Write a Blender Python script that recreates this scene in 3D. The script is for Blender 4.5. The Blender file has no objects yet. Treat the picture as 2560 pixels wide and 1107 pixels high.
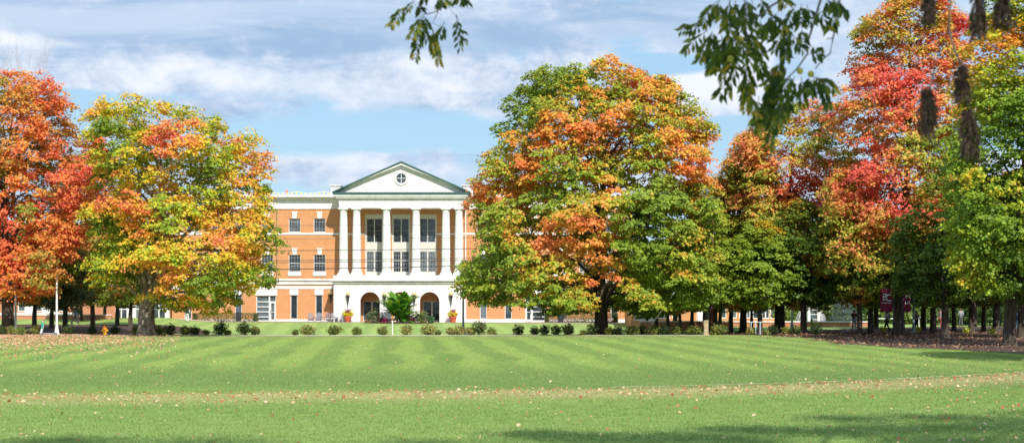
import bpy, math, random
import numpy as np
from mathutils import Vector, Matrix
R = math.radians
sc = bpy.context.scene
# ------------------------------------------------------------------ camera
F = 4000.0; HOR = 747.0; CAMH = 2.6            # focal length and horizon in photo pixels, eye height
cam = bpy.data.objects.new('camera', bpy.data.cameras.new('camera'))
sc.collection.objects.link(cam); sc.camera = cam
cam.location = (0, 0, CAMH); cam.rotation_euler = (R(90), 0, 0)
cam.data.lens = F / 2560 * 36; cam.data.sensor_width = 36
cam.data.shift_y = (HOR - 553.5) / 2560
cam.data.clip_start = 0.3; cam.data.clip_end = 3000
cam.data.dof.use_dof = True; cam.data.dof.focus_distance = 130; cam.data.dof.aperture_fstop = 3.4
# ------------------------------------------------------------------ world
SUN_EL, SUN_AZ = 41.0, 17.0       # azimuth: degrees to the right of straight behind the camera
sun_dir = Vector((math.sin(R(SUN_AZ)) * math.cos(R(SUN_EL)), -math.cos(R(SUN_AZ)) * math.cos(R(SUN_EL)), math.sin(R(SUN_EL))))
W = bpy.data.worlds.new("World"); sc.world = W; W.use_nodes = True
nt = W.node_tree; N = nt.nodes; L = nt.links
bg = N['Background']; bg.inputs[1].default_value = 0.1
sky = N.new('ShaderNodeTexSky'); sky.sky_type = 'NISHITA'; sky.sun_disc = False
sky.sun_elevation = R(SUN_EL); sky.sun_rotation = math.atan2(sun_dir.x, sun_dir.y)
sky.air_density = 1.0; sky.dust_density = 0.6; sky.ozone_density = 1.5
def mth(nt, op, a, b=None, c=None, clamp=False):
    n = nt.nodes.new('ShaderNodeMath'); n.operation = op; n.use_clamp = clamp
    for i, v in enumerate((a, b, c)):
        if v is None: continue
        if isinstance(v, (int, float)): n.inputs[i].default_value = v
        else: nt.links.new(v, n.inputs[i])
    return n.outputs[0]
def mixc(nt, f, a, b, bt='MIX'):
    n = nt.nodes.new('ShaderNodeMix'); n.data_type = 'RGBA'; n.blend_type = bt
    for s, v in ((n.inputs[0], f), (n.inputs[6], a), (n.inputs[7], b)):
        if isinstance(v, (int, float)): s.default_value = v
        elif isinstance(v, (tuple, list)): s.default_value = (*v[:3], 1)
        else: nt.links.new(v, s)
    return n.outputs[2]
def sstep(nt, v, a, b):
    n = nt.nodes.new('ShaderNodeMapRange'); n.interpolation_type = 'SMOOTHSTEP'
    nt.links.new(v, n.inputs[0]); n.inputs[1].default_value = a; n.inputs[2].default_value = b
    return n.outputs[0]
def noise(nt, vec, scale, detail=4, rough=.55, dist=0):
    n = nt.nodes.new('ShaderNodeTexNoise'); n.inputs['Scale'].default_value = scale
    n.inputs['Detail'].default_value = detail; n.inputs['Roughness'].default_value = rough
    n.inputs['Distortion'].default_value = dist
    if vec is not None: nt.links.new(vec, n.inputs['Vector'])
    return n.outputs['Fac']
def comb(nt, x, y, z=0.0):
    n = nt.nodes.new('ShaderNodeCombineXYZ')
    for i, v in enumerate((x, y, z)):
        if isinstance(v, (int, float)): n.inputs[i].default_value = v
        else: nt.links.new(v, n.inputs[i])
    return n.outputs[0]
tc = N.new('ShaderNodeTexCoord'); sp = N.new('ShaderNodeSeparateXYZ'); L.new(tc.outputs['Generated'], sp.inputs[0])
hx, hy, hz = sp.outputs
hr = mth(nt, 'SQRT', mth(nt, 'ADD', mth(nt, 'MULTIPLY', hx, hx), mth(nt, 'MULTIPLY', hy, hy)))
az = mth(nt, 'ARCTAN2', hx, hy)                       # compass angle, 0 = towards the building
el = mth(nt, 'DIVIDE', hz, mth(nt, 'MAXIMUM', hr, 0.05))
def blob(x, y, rx, ry, amp):                          # a soft patch of the sky, centre and radii in degrees*70 (photo pixels)
    dx = mth(nt, 'DIVIDE', mth(nt, 'SUBTRACT', az, (x - 1280) / F), rx / F)
    dy = mth(nt, 'DIVIDE', mth(nt, 'SUBTRACT', el, (HOR - y) / F), ry / F)
    q = mth(nt, 'ADD', mth(nt, 'MULTIPLY', dx, dx), mth(nt, 'MULTIPLY', dy, dy))
    return mth(nt, 'MULTIPLY', mth(nt, 'EXPONENT', mth(nt, 'MULTIPLY', q, -1.0)), amp)
def addall(lst):
    o = lst[0]
    for v in lst[1:]: o = mth(nt, 'ADD', o, v)
    return o
v1 = comb(nt, mth(nt, 'MULTIPLY', az, 10.0), mth(nt, 'MULTIPLY', el, 34.0), 3.1)
v2 = comb(nt, mth(nt, 'MULTIPLY', az, 17.0), mth(nt, 'MULTIPLY', el, 27.0), 7.7)
n1 = noise(nt, v1, 1.0, 8, .62, .6); n2 = mth(nt, 'ADD', mth(nt,'MULTIPLY', noise(nt, v2, 1.0, 8, .62, .4), .65), mth(nt,'MULTIPLY', noise(nt, v2, 3.3, 6, .6, .3), .35))
cov = addall([n1, blob(1010, 340, 400, 50, -.30), blob(1750, 345, 150, 45, -.34), blob(1680, 165, 130, 34, -.4), blob(205, 290, 90, 50, -.35),
              blob(1560, 120, 80, 30, -.2), blob(600, 60, 900, 110, .25), blob(450, 210, 420, 80, .22), blob(1080, 210, 230, 55, .2),
              blob(1790, 235, 130, 58, .42), blob(900, 420, 300, 42, .25), blob(1950, 60, 500, 60, .2), blob(60, 140, 140, 60, .15)])
cov = sstep(nt, cov, .38, .58)
bri = addall([n2, blob(600, 60, 800, 75, -.16), blob(520, 195, 300, 40, .09), blob(1100, 205, 140, 45, .10), blob(1790, 225, 110, 45, .28),
              blob(780, 400, 170, 22, .12), blob(1160, 150, 250, 25, .12), blob(80, 130, 130, 22, .18), blob(620, 290, 340, 30, -.05), blob(1800, 40, 500, 60, -.10),
              blob(850, 455, 300, 35, -.02)])
bri = sstep(nt, mth(nt,'ADD', mth(nt,'MULTIPLY', bri, 1.9), -.42), .30, .92)
n3 = sstep(nt, noise(nt, comb(nt, mth(nt,'MULTIPLY', az, 5.0), mth(nt,'MULTIPLY', el, 38.0), 1.3), 1.0, 7, .6, .8), .36, .64)
cl = mixc(nt, bri, mixc(nt, n3, (3.35, 4.8, 6.9), (5.2, 6.5, 8.2)), (8.1, 8.5, 9.4))
blue = mixc(nt, .6, sky.outputs[0], (3.6, 6.3, 9.0))
L.new(mixc(nt, cov, blue, cl), bg.inputs[0])
sunl = bpy.data.lights.new('sun', 'SUN'); sunl.energy = 4.6; sunl.angle = R(.5); sunl.color = (1.0, .955, .88)
suno = bpy.data.objects.new('sun', sunl); sc.collection.objects.link(suno)
suno.rotation_euler = (-sun_dir).to_track_quat('-Z', 'Y').to_euler()
sc.view_settings.view_transform = 'Standard'; sc.view_settings.look = 'None'; sc.view_settings.exposure = 0.18; sc.view_settings.gamma = 1
sc.cycles.max_bounces = 8; sc.cycles.transparent_max_bounces = 8
# ------------------------------------------------------------------ helpers
col = sc.collection
def PX(x, D): return (x - 1280) / F * D
def PZ(y, D): return CAMH - (y - HOR) / F * D
def at(x, y, D): return Vector((PX(x, D), D, PZ(y, D)))
def dist_of(y): return F * CAMH / (y - HOR)            # distance of a flat-ground point seen at row y
def tag(o, label=None, cat=None, group=None, kind=None):
    if label: o['label'] = label
    if cat: o['category'] = cat
    if group: o['group'] = group
    if kind: o['kind'] = kind
    return o
def empty(name, loc, rz=0, label=None, cat=None, group=None):
    o = bpy.data.objects.new(name, None); col.objects.link(o); o.location = loc; o.rotation_euler = (0, 0, rz)
    return tag(o, label, cat, group)
def copy_tree(o, parent=None):
    c = o.copy(); col.objects.link(c); c.parent = parent
    for ch in list(o.children): copy_tree(ch, c)
    return c
def link_mesh(me, name, parent=None, loc=None, mat=None):
    o = bpy.data.objects.new(name, me); col.objects.link(o)
    if mat is not None: me.materials.append(mat)
    if parent: o.parent = parent
    if loc is not None: o.location = loc
    return o
class MB:
    """collects simple solids into ONE mesh"""
    def __init__(s): s.v = []; s.f = []; s.sm = []
    def add(s, vs, fs, smooth=False):
        b = len(s.v); s.v += [tuple(v) for v in vs]; s.f += [tuple(i + b for i in f) for f in fs]; s.sm += [smooth] * len(fs)
    def box(s, x0, x1, y0, y1, z0, z1):
        s.add([(x0,y0,z0),(x1,y0,z0),(x1,y1,z0),(x0,y1,z0),(x0,y0,z1),(x1,y0,z1),(x1,y1,z1),(x0,y1,z1)],
              [(0,3,2,1),(4,5,6,7),(0,1,5,4),(1,2,6,5),(2,3,7,6),(3,0,4,7)])
    def quad(s, a, b, c, d): s.add([a, b, c, d], [(0,1,2,3)])
    def tube(s, pts, rads, n=8, cap=True):
        pts = [Vector(p) for p in pts]; m = len(pts)
        if isinstance(rads, (int, float)): rads = [rads] * m
        vs = []; up = Vector((0,0,1))
        for i, p in enumerate(pts):
            d = (pts[min(i+1, m-1)] - pts[max(i-1, 0)]).normalized()
            a = d.cross(up if abs(d.z) < .95 else Vector((1,0,0))).normalized(); b = a.cross(d)
            for k in range(n):
                t = 2*math.pi*k/n; vs.append(p + (a*math.cos(t) + b*math.sin(t)) * rads[i])
        fs = [(i*n+k, i*n+(k+1)%n, (i+1)*n+(k+1)%n, (i+1)*n+k) for i in range(m-1) for k in range(n)]
        if cap: fs += [tuple(range(n-1, -1, -1)), tuple((m-1)*n+k for k in range(n))]
        s.add(vs, fs, True)
    def lathe(s, prof, c=(0,0,0), n=20):
        vs = [(c[0]+r*math.cos(2*math.pi*k/n), c[1]+r*math.sin(2*math.pi*k/n), c[2]+z) for r, z in prof for k in range(n)]
        fs = [(i*n+k, i*n+(k+1)%n, (i+1)*n+(k+1)%n, (i+1)*n+k) for i in range(len(prof)-1) for k in range(n)]
        fs += [tuple(range(n-1, -1, -1)), tuple((len(prof)-1)*n+k for k in range(n))]
        s.add(vs, fs, True)
    def prism(s, poly, y0, y1):       # polygon in xz, extruded along y
        n = len(poly)
        s.add([(x,y0,z) for x,z in poly] + [(x,y1,z) for x,z in poly],
              [tuple(range(n)), tuple(range(2*n-1, n-1, -1))] + [(i, i+n, (i+1)%n+n, (i+1)%n) for i in range(n)])
    def sphere(s, c, r, n=12, m=8, sz=1):
        prof = [(max(r*math.sin(math.pi*i/m), .001), -r*sz*math.cos(math.pi*i/m)) for i in range(m+1)]
        s.lathe(prof, c, n)
    def build(s, name, mat, parent=None, loc=(0,0,0), off=None):
        me = bpy.data.meshes.new(name)
        vs = s.v if off is None else [(x-off[0], y-off[1], z-off[2]) for x, y, z in s.v]
        me.from_pydata(vs, [], s.f); me.polygons.foreach_set('use_smooth', s.sm)
        import bmesh
        bm = bmesh.new(); bm.from_mesh(me); bmesh.ops.recalc_face_normals(bm, faces=bm.faces); bm.to_mesh(me); bm.free()
        me.materials.append(mat); me.update()
        try: me.set_sharp_from_angle(angle=R(40))
        except Exception: pass
        return link_mesh(me, name, parent, loc)
def mat(name, colr, rough=.7, metal=0, var=0.0, scale=3.0, emit=None, spec=.4, trans=0, bump=0, alpha=1, vscale=None):
    m = bpy.data.materials.new(name); m.use_nodes = True; t = m.node_tree; p = t.nodes['Principled BSDF']
    p.inputs['Base Color'].default_value = (*colr, 1); p.inputs['Roughness'].default_value = rough; p.inputs['Metallic'].default_value = metal
    p.inputs['Specular IOR Level'].default_value = spec; p.inputs['Transmission Weight'].default_value = trans; p.inputs['Alpha'].default_value = alpha
    if var or bump:
        g = t.nodes.new('ShaderNodeNewGeometry'); vec = g.outputs['Position']
        if vscale:
            mp = t.nodes.new('ShaderNodeMapping'); mp.inputs['Scale'].default_value = vscale; t.links.new(vec, mp.inputs[0]); vec = mp.outputs[0]
        nz = noise(t, vec, scale, 6, .65)
        if var:
            c = mixc(t, sstep(t, nz, .3, .7), tuple(x*(1-var) for x in colr), tuple(min(1, x*(1+var*.6)) for x in colr))
            t.links.new(c, p.inputs['Base Color'])
        if bump:
            b = t.nodes.new('ShaderNodeBump'); b.inputs['Strength'].default_value = bump; b.inputs['Distance'].default_value = .05
            t.links.new(nz, b.inputs['Height']); t.links.new(b.outputs[0], p.inputs['Normal'])
    if emit: p.inputs['Emission Color'].default_value = (*emit, 1); p.inputs['Emission Strength'].default_value = 1
    return m
def leafmat(name, trans=.35, rough=.5):
    m = bpy.data.materials.new(name); m.use_nodes = True; t = m.node_tree; t.nodes.clear()
    o = t.nodes.new('ShaderNodeOutputMaterial'); a = t.nodes.new('ShaderNodeAttribute'); a.attribute_name = 'Col'
    p = t.nodes.new('ShaderNodeBsdfPrincipled'); p.inputs['Roughness'].default_value = rough; p.inputs['Specular IOR Level'].default_value = .25
    tr = t.nodes.new('ShaderNodeBsdfTranslucent'); mx = t.nodes.new('ShaderNodeMixShader'); mx.inputs[0].default_value = trans
    t.links.new(a.outputs['Color'], p.inputs['Base Color'])
    t.links.new(mixc(t, 1.0, a.outputs['Color'], (1.1, 1.0, .6), 'MULTIPLY'), tr.inputs[0])
    t.links.new(p.outputs[0], mx.inputs[1]); t.links.new(tr.outputs[0], mx.inputs[2]); t.links.new(mx.outputs[0], o.inputs[0])
    return m
M_leaf = leafmat('leaf_green', .33)
M_dryleaf = leafmat('dry_leaf', .15)
M_bark = mat('bark', (.085,.066,.05), .95, var=.5, scale=6, bump=.8, vscale=(1,1,.25))
M_barkpale = mat('bark_pale', (.30,.25,.195), .95, var=.75, scale=3.2, bump=.6, vscale=(1,1,.6))
M_white = mat('white_paint', (.76,.75,.73), .6, var=.10, scale=1.6, vscale=(1,1,.25))
M_stone = mat('cast_stone', (.76,.72,.71), .8, var=.14, scale=1.7, vscale=(1,1,.35))
M_cream = mat('cream_render', (.73,.70,.68), .8, var=.08, scale=.7)
M_bar = mat('grey_bar', (.42,.43,.43), .5)
M_green = mat('green_metal', (.035,.10,.085), .5, var=.2)
M_grey = mat('galvanised', (.30,.33,.37), .45, .5)
M_dark = mat('dark_metal', (.03,.033,.04), .5)
M_glass = mat('window_glass', (.035,.045,.055), .06, spec=.7)
t_ = M_glass.node_tree; oi_ = t_.nodes.new('ShaderNodeObjectInfo'); g_ = t_.nodes.new('ShaderNodeNewGeometry')
t_.links.new(mixc(t_, sstep(t_, mth(t_,'ADD', mth(t_,'MULTIPLY', oi_.outputs['Random'], .6), mth(t_,'MULTIPLY', noise(t_, g_.outputs['Position'], .8, 3), .7)), .45, .95), (.02,.03,.04), (.13,.16,.18)), t_.nodes['Principled BSDF'].inputs['Base Color'])
bm_ = t_.nodes.new('ShaderNodeBump'); bm_.inputs['Strength'].default_value = .15; bm_.inputs['Distance'].default_value = .1; t_.links.new(noise(t_, g_.outputs['Position'], 1.5, 2), bm_.inputs['Height']); t_.links.new(bm_.outputs[0], t_.nodes['Principled BSDF'].inputs['Normal'])
M_mulch = mat('mulch', (.085,.045,.028), 1, var=.6, scale=9, bump=.6)
M_conc = mat('concrete', (.62,.56,.48), .9, var=.12, scale=3)
M_terr = mat('terracotta', (.55,.12,.06), .7, var=.15)
rng = np.random.default_rng(11)
random.seed(5)
# value noise in numpy, used for colour patches and lobes
_tab = np.random.default_rng(3).random((64, 64, 64)).astype(np.float32)
def vnoise(p, s):
    q = p * s; i = np.floor(q).astype(int); f = q - i; f = f*f*(3-2*f); r = 0
    for a in (0,1):
        for b in (0,1):
            for c in (0,1):
                w = (f[:,0] if a else 1-f[:,0])*(f[:,1] if b else 1-f[:,1])*(f[:,2] if c else 1-f[:,2])
                r = r + w*_tab[(i[:,0]+a)%64, (i[:,1]+b)%64, (i[:,2]+c)%64]
    return r
def sm(x, a, b):
    t = np.clip((x-a)/(b-a), 0, 1); return t*t*(3-2*t)
# ------------------------------------------------------------------ terrain
def ground(X, Y):
    X = np.asarray(X, float); Y = np.asarray(Y, float)
    inside = sm(X, -36, -28) * (1 - sm(X, 11, 20))           # shallow dip with the road, in front of the building
    zb = -0.04 - 0.004*(X+13)
    dip = -0.85*sm(Y, 117, 138)
    far = sm(Y, 150, 181)
    zin = dip*(1-far) + zb*far
    zleft = .4*sm(Y, 165, 178)*(1-sm(X, -40, -32))
    hill = 9*sm(Y, 260, 700)
    return zin*inside*(1-sm(Y,200,215)) + (1-inside)*(zleft*(1-sm(Y,200,215))) + hill*0 
def gz(x, y): return float(ground(x, y))
def grid_mesh(name, xs, ys, m, lift=0.0, mask=None):
    X, Y = np.meshgrid(xs, ys); Z = ground(X, Y) + lift
    v = np.stack([X, Y, Z], -1).reshape(-1, 3); nx, ny = len(xs), len(ys)
    f = []
    for j in range(ny-1):
        for i in range(nx-1):
            if mask is None or mask((xs[i]+xs[i+1])/2, (ys[j]+ys[j+1])/2): f.append((j*nx+i, j*nx+i+1, (j+1)*nx+i+1, (j+1)*nx+i))
    me = bpy.data.meshes.new(name); me.from_pydata(v.tolist(), [], f); me.polygons.foreach_set('use_smooth', [True]*len(f))
    return link_mesh(me, name, mat=m)
def grass_material(name, blades):
    m = bpy.data.materials.new(name); m.use_nodes = True; t = m.node_tree; p = t.nodes['Principled BSDF']
    g = t.nodes.new('ShaderNodeNewGeometry'); s = t.nodes.new('ShaderNodeSeparateXYZ'); t.links.new(g.outputs['Position'], s.inputs[0])
    x, y, z = s.outputs; P = comb(t, x, y, 0.0)
    big = noise(t, P, .12, 3); mid = noise(t, P, .8, 4, .6); fine = noise(t, P, 9, 5, .7)
    stretch = comb(t, mth(t,'MULTIPLY',x,1.0), mth(t,'MULTIPLY',y,.22), 0.0); blot = noise(t, stretch, 2.2, 5, .65)
    c = mixc(t, sstep(t, big, .3, .7), (.215,.350,.085), (.290,.420,.108))
    # mowing stripes running away from the camera, towards the portico
    u = mth(t, 'ADD', mth(t,'SUBTRACT', x, mth(t,'MULTIPLY', y, -.072)), mth(t,'MULTIPLY', mth(t,'SUBTRACT', big, .5), 2.4))
    st = mth(t, 'SINE', mth(t, 'MULTIPLY', u, 2*math.pi/2.5))
    stm = mth(t, 'MULTIPLY', sstep(t, st, -.45, .45), mth(t,'MULTIPLY', sstep(t, y, 50, 68), .75))
    c = mixc(t, stm, c, mixc(t, mid, (.400,.555,.130), (.450,.570,.155)))
    # cross-mown strip at the near end of the stripes
    hd = mth(t, 'MULTIPLY', sstep(t, y, 45, 48), mth(t, 'SUBTRACT', 1.0, sstep(t, mth(t,'SUBTRACT', y, mth(t,'MULTIPLY', mid, 3.0)), 53, 60)))
    c = mixc(t, mth(t,'MULTIPLY', hd, .55), c, (.155,.270,.075))
    # worn band beside the old painted line: curve y = 45.3 + .16 x + .024 x^2
    yc = mth(t,'ADD', mth(t,'ADD', mth(t,'MULTIPLY', x, .17), 45.4), mth(t,'MULTIPLY', mth(t,'MULTIPLY', x, mth(t,'MAXIMUM', x, 0.0)), .023))
    d = mth(t,'SUBTRACT', yc, y)
    wn = mth(t,'ADD', d, mth(t,'MULTIPLY', mth(t,'SUBTRACT', mid, .5), 2.2))
    band = mth(t,'MULTIPLY', sstep(t, wn, -.5, .8), mth(t,'SUBTRACT', 1.0, sstep(t, wn, 2.2, 6.0)))
    band = mth(t,'MULTIPLY', band, mth(t,'ADD', .45, mth(t,'MULTIPLY', blot, .9)), clamp=True)
    c = mixc(t, mth(t,'MULTIPLY', band, .95), c, (.60,.50,.26))
    near = mth(t,'MULTIPLY', mth(t,'SUBTRACT', 1.0, sstep(t, y, 38, 47)), sstep(t, mid, .25, .75))
    c = mixc(t, mth(t,'MULTIPLY', near, .5), c, (.30,.435,.110))
    c = mixc(t, mth(t,'MULTIPLY', sstep(t, blot, .42, .78), .55), c, (.345,.415,.135))
    dry = mth(t,'MULTIPLY', sstep(t, fine, .52, .72), .55); c = mixc(t, dry, c, (.40,.43,.16))
    farl = sstep(t, y, 138, 150); c = mixc(t, mth(t,'MULTIPLY', farl, .45), c, (.27,.36,.10))
    # dry margin just before the shrub row
    mg = mth(t,'MULTIPLY', sstep(t, y, 98, 108), sstep(t, blot, .3, .6)); mg = mth(t,'MULTIPLY', mg, mth(t,'SUBTRACT', 1.0, sstep(t, y, 118, 122)))
    c = mixc(t, mth(t,'MULTIPLY', mg, .5), c, (.42,.42,.17))
    cl_ = noise(t, P, 2.4, 4, .6); c = mixc(t, mth(t,'MULTIPLY', mth(t,'SUBTRACT', 1.0, sstep(t, cl_, .36, .56)), .28), c, (.13,.23,.06))
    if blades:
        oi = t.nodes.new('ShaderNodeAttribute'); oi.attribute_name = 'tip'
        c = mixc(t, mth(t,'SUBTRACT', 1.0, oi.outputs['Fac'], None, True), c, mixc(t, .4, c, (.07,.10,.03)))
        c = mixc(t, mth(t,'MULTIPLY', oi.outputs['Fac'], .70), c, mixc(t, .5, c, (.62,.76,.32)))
        tr = t.nodes.new('ShaderNodeBsdfTranslucent'); mx = t.nodes.new('ShaderNodeMixShader'); mx.inputs[0].default_value = .3
        t.links.new(c, tr.inputs[0]); t.links.new(p.outputs[0], mx.inputs[1]); t.links.new(tr.outputs[0], mx.inputs[2])
        t.links.new(mx.outputs[0], t.nodes['Material Output'].inputs[0])
    else:
        b = t.nodes.new('ShaderNodeBump'); b.inputs['Strength'].default_value = .6; b.inputs['Distance'].default_value = .06
        t.links.new(noise(t, P, 14, 6, .75), b.inputs['Height']); t.links.new(b.outputs[0], p.inputs['Normal'])
    t.links.new(c, p.inputs['Base Color']); p.inputs['Roughness'].default_value = .75; p.inputs['Specular IOR Level'].default_value = .15
    return m
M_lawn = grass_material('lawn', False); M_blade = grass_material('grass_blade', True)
xs = np.concatenate([np.linspace(-900,-70,16), np.linspace(-66,66,67), np.linspace(70,900,16)])
ys = np.concatenate([[-60,-20,0,10], np.arange(20,112,6.), np.arange(114,216,1.5), np.linspace(220,1500,22)])
tag(grid_mesh('lawn', xs, ys, M_lawn), 'mown green lawn with pale stripes running towards the brick building', kind='structure')
# sidewalk behind the shrubs, plaza paving along the facade, mulch under the right hand trees
def path_y(x): return 112.4 + .9*math.sin((x+20)/22)
xp = np.linspace(-45, 14, 50); yv = []; fv = []
for i, x in enumerate(xp):
    y = path_y(x) + (3.0*max(0, (-20-x))/25)
    w = 1.0 + .9*max(0, min(1, (-22-x)/8))
    for k in range(3): yy = y + (k-1)*w; yv.append((x, yy, gz(x, yy)+.04))
for i in range(49):
    for k in range(2): a = i*3+k; fv.append((a, a+3, a+4, a+1))
me = bpy.data.meshes.new('path'); me.from_pydata(yv, [], fv); tag(link_mesh(me, 'path', mat=M_conc), 'narrow pale concrete path along the row of small shrubs', kind='structure')
M_pave = mat('paving', (.50,.40,.32), .9, var=.15, scale=1.5)
tag(grid_mesh('pavement', np.linspace(-38, 14, 40), np.linspace(178.6, 185, 10), M_pave, .03), 'tan paved strip along the foot of the brick building', kind='structure')
def road_mask(x, y): return True
M_asph = mat('asphalt', (.06,.06,.063), .9, var=.2, scale=2)
tag(grid_mesh('road', np.linspace(-33, 16, 60), np.linspace(128, 134, 7), M_asph, .02), 'asphalt road in the dip behind the shrubs', kind='structure')
def mulch_mask(x, y):
    n = float(vnoise(np.array([[x, y, 0.]]), .25)[0])
    return x > 12 and y < 131 - 4*n + max(0, x-22)*1.2 and (y > 119 - 3*n - max(0, x-14)*.75 or (x > 18.8 + max(0, 93-y)*.27 + 3*(n-.5) and y > 73))
tag(grid_mesh('mulch_bed', np.arange(13, 66, .9), np.arange(70, 150, .9), M_mulch, .03, mulch_mask), 'brown mulch and dead leaves beneath the trees on the right', kind='structure')
def mulch_mask2(x, y):
    n = float(vnoise(np.array([[x, y, 5.]]), .25)[0]); return y > 119 + 5*n and y < 166 - 7*n and x < -27 - 5*n
tag(grid_mesh('mulch_ground', np.arange(-66, -24, .9), np.arange(118, 168, .9), M_mulch, .02, mulch_mask2), 'brown mulch beneath the trees on the left', kind='structure')
# ------------------------------------------------------------------ grass blades (near lawn)
def grass_patch():
    n = 520; r = np.random.default_rng(2)
    x = r.uniform(-.55,.55,n); y = r.uniform(-.55,.55,n); h = r.uniform(.03,.075,n)*(1+.5*(r.random(n)<.12)); a = r.uniform(0, 6.28, n); w = r.uniform(.004,.008,n)
    lx = r.normal(0,.022,n); ly = r.normal(0,.022,n); dx, dy = np.cos(a)*w, np.sin(a)*w
    z0 = np.zeros(n)-.005
    v = np.stack([np.stack([x-dx,y-dy,z0],-1), np.stack([x+dx,y+dy,z0],-1), np.stack([x+lx,y+ly,h],-1)], 1).reshape(-1,3)
    me = bpy.data.meshes.new('grass_patch'); me.from_pydata(v.tolist(), [], np.arange(3*n).reshape(-1,3).tolist())
    at_ = me.attributes.new('tip', 'FLOAT', 'POINT'); at_.data.foreach_set('value', np.stack([np.zeros(n), np.zeros(n), r.uniform(.1,1.5,n)],-1).ravel())
    me.materials.append(M_blade); return me
gp = grass_patch(); src = bpy.data.objects.new('grass_source', gp)
pts = []
yy = 26.0
while yy < 113:
    st = .95; hw = .335*yy + 2.5
    for xx in np.arange(-hw, hw, st):
        if not mulch_mask(xx, yy) and yy < path_y(xx)-1.4: pts.append((xx+random.uniform(-.15,.15), yy+random.uniform(-.15,.15), 0.0))
    yy += st
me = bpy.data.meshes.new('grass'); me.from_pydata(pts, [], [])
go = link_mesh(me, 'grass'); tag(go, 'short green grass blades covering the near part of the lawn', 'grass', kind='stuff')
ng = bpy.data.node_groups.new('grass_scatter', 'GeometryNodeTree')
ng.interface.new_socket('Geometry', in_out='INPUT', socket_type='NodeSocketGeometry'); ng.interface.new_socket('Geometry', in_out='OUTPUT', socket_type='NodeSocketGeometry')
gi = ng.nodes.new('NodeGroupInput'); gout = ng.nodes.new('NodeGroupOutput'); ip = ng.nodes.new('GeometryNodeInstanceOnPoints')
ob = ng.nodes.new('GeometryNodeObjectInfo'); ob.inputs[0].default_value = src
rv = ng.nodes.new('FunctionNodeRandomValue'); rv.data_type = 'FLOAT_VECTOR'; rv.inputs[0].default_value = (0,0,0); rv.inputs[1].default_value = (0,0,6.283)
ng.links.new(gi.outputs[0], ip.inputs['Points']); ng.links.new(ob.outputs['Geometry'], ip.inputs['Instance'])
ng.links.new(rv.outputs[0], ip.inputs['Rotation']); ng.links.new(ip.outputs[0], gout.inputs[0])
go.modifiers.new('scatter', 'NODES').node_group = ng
# ------------------------------------------------------------------ leaf meshes
def leaf_mesh(name, pos, nrm, size, colr, m=M_leaf, parent=None, loc=(0,0,0), aspect=.8, kite=True, dirv=None):
    n = len(pos); r = np.random.default_rng(n)
    nrm = nrm / (np.linalg.norm(nrm, axis=1, keepdims=True)+1e-9)
    t = dirv if dirv is not None else r.normal(size=(n,3))
    t = t - nrm*np.sum(t*nrm, 1, keepdims=True); t /= (np.linalg.norm(t, axis=1, keepdims=True)+1e-9)
    b = np.cross(nrm, t); s = size[:,None]
    v = np.stack([pos - t*s*.5, pos + b*s*.5*aspect + t*s*.08 + nrm*s*.1, pos + t*s*.5, pos - b*s*.5*aspect + t*s*.08 + nrm*s*.1], 1).reshape(-1,3)
    me = bpy.data.meshes.new(name); me.vertices.add(4*n); me.vertices.foreach_set('co', v.astype(np.float32).ravel())
    me.loops.add(4*n); me.loops.foreach_set('vertex_index', np.arange(4*n, dtype=np.int32))
    me.polygons.add(n); me.polygons.foreach_set('loop_start', np.arange(0, 4*n, 4, dtype=np.int32))
    me.update(calc_edges=True)
    a = me.color_attributes.new('Col', 'FLOAT_COLOR', 'POINT')
    c = np.concatenate([np.clip(colr,0,1), np.ones((n,1))], 1); a.data.foreach_set('color', np.repeat(c, 4, axis=0).astype(np.float32).ravel())
    return link_mesh(me, name, parent, loc, m)
RED=(.76,.13,.075); CORAL=(.86,.27,.10); ORG=(.86,.34,.06); AMB=(.86,.47,.045); YEL=(.76,.60,.04); LIME=(.50,.54,.05); GRN=(.25,.35,.035); DGR=(.17,.25,.032); OLV=(.26,.26,.07); BRN=(.30,.12,.05); SAL=(.80,.30,.20)
def ramp(vals, stops):
    """stops: list of (t, colour)"""
    ts = [s[0] for s in stops]; return np.stack([np.interp(vals, ts, [s[1][k] for s in stops]) for k in range(3)], -1)
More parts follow.
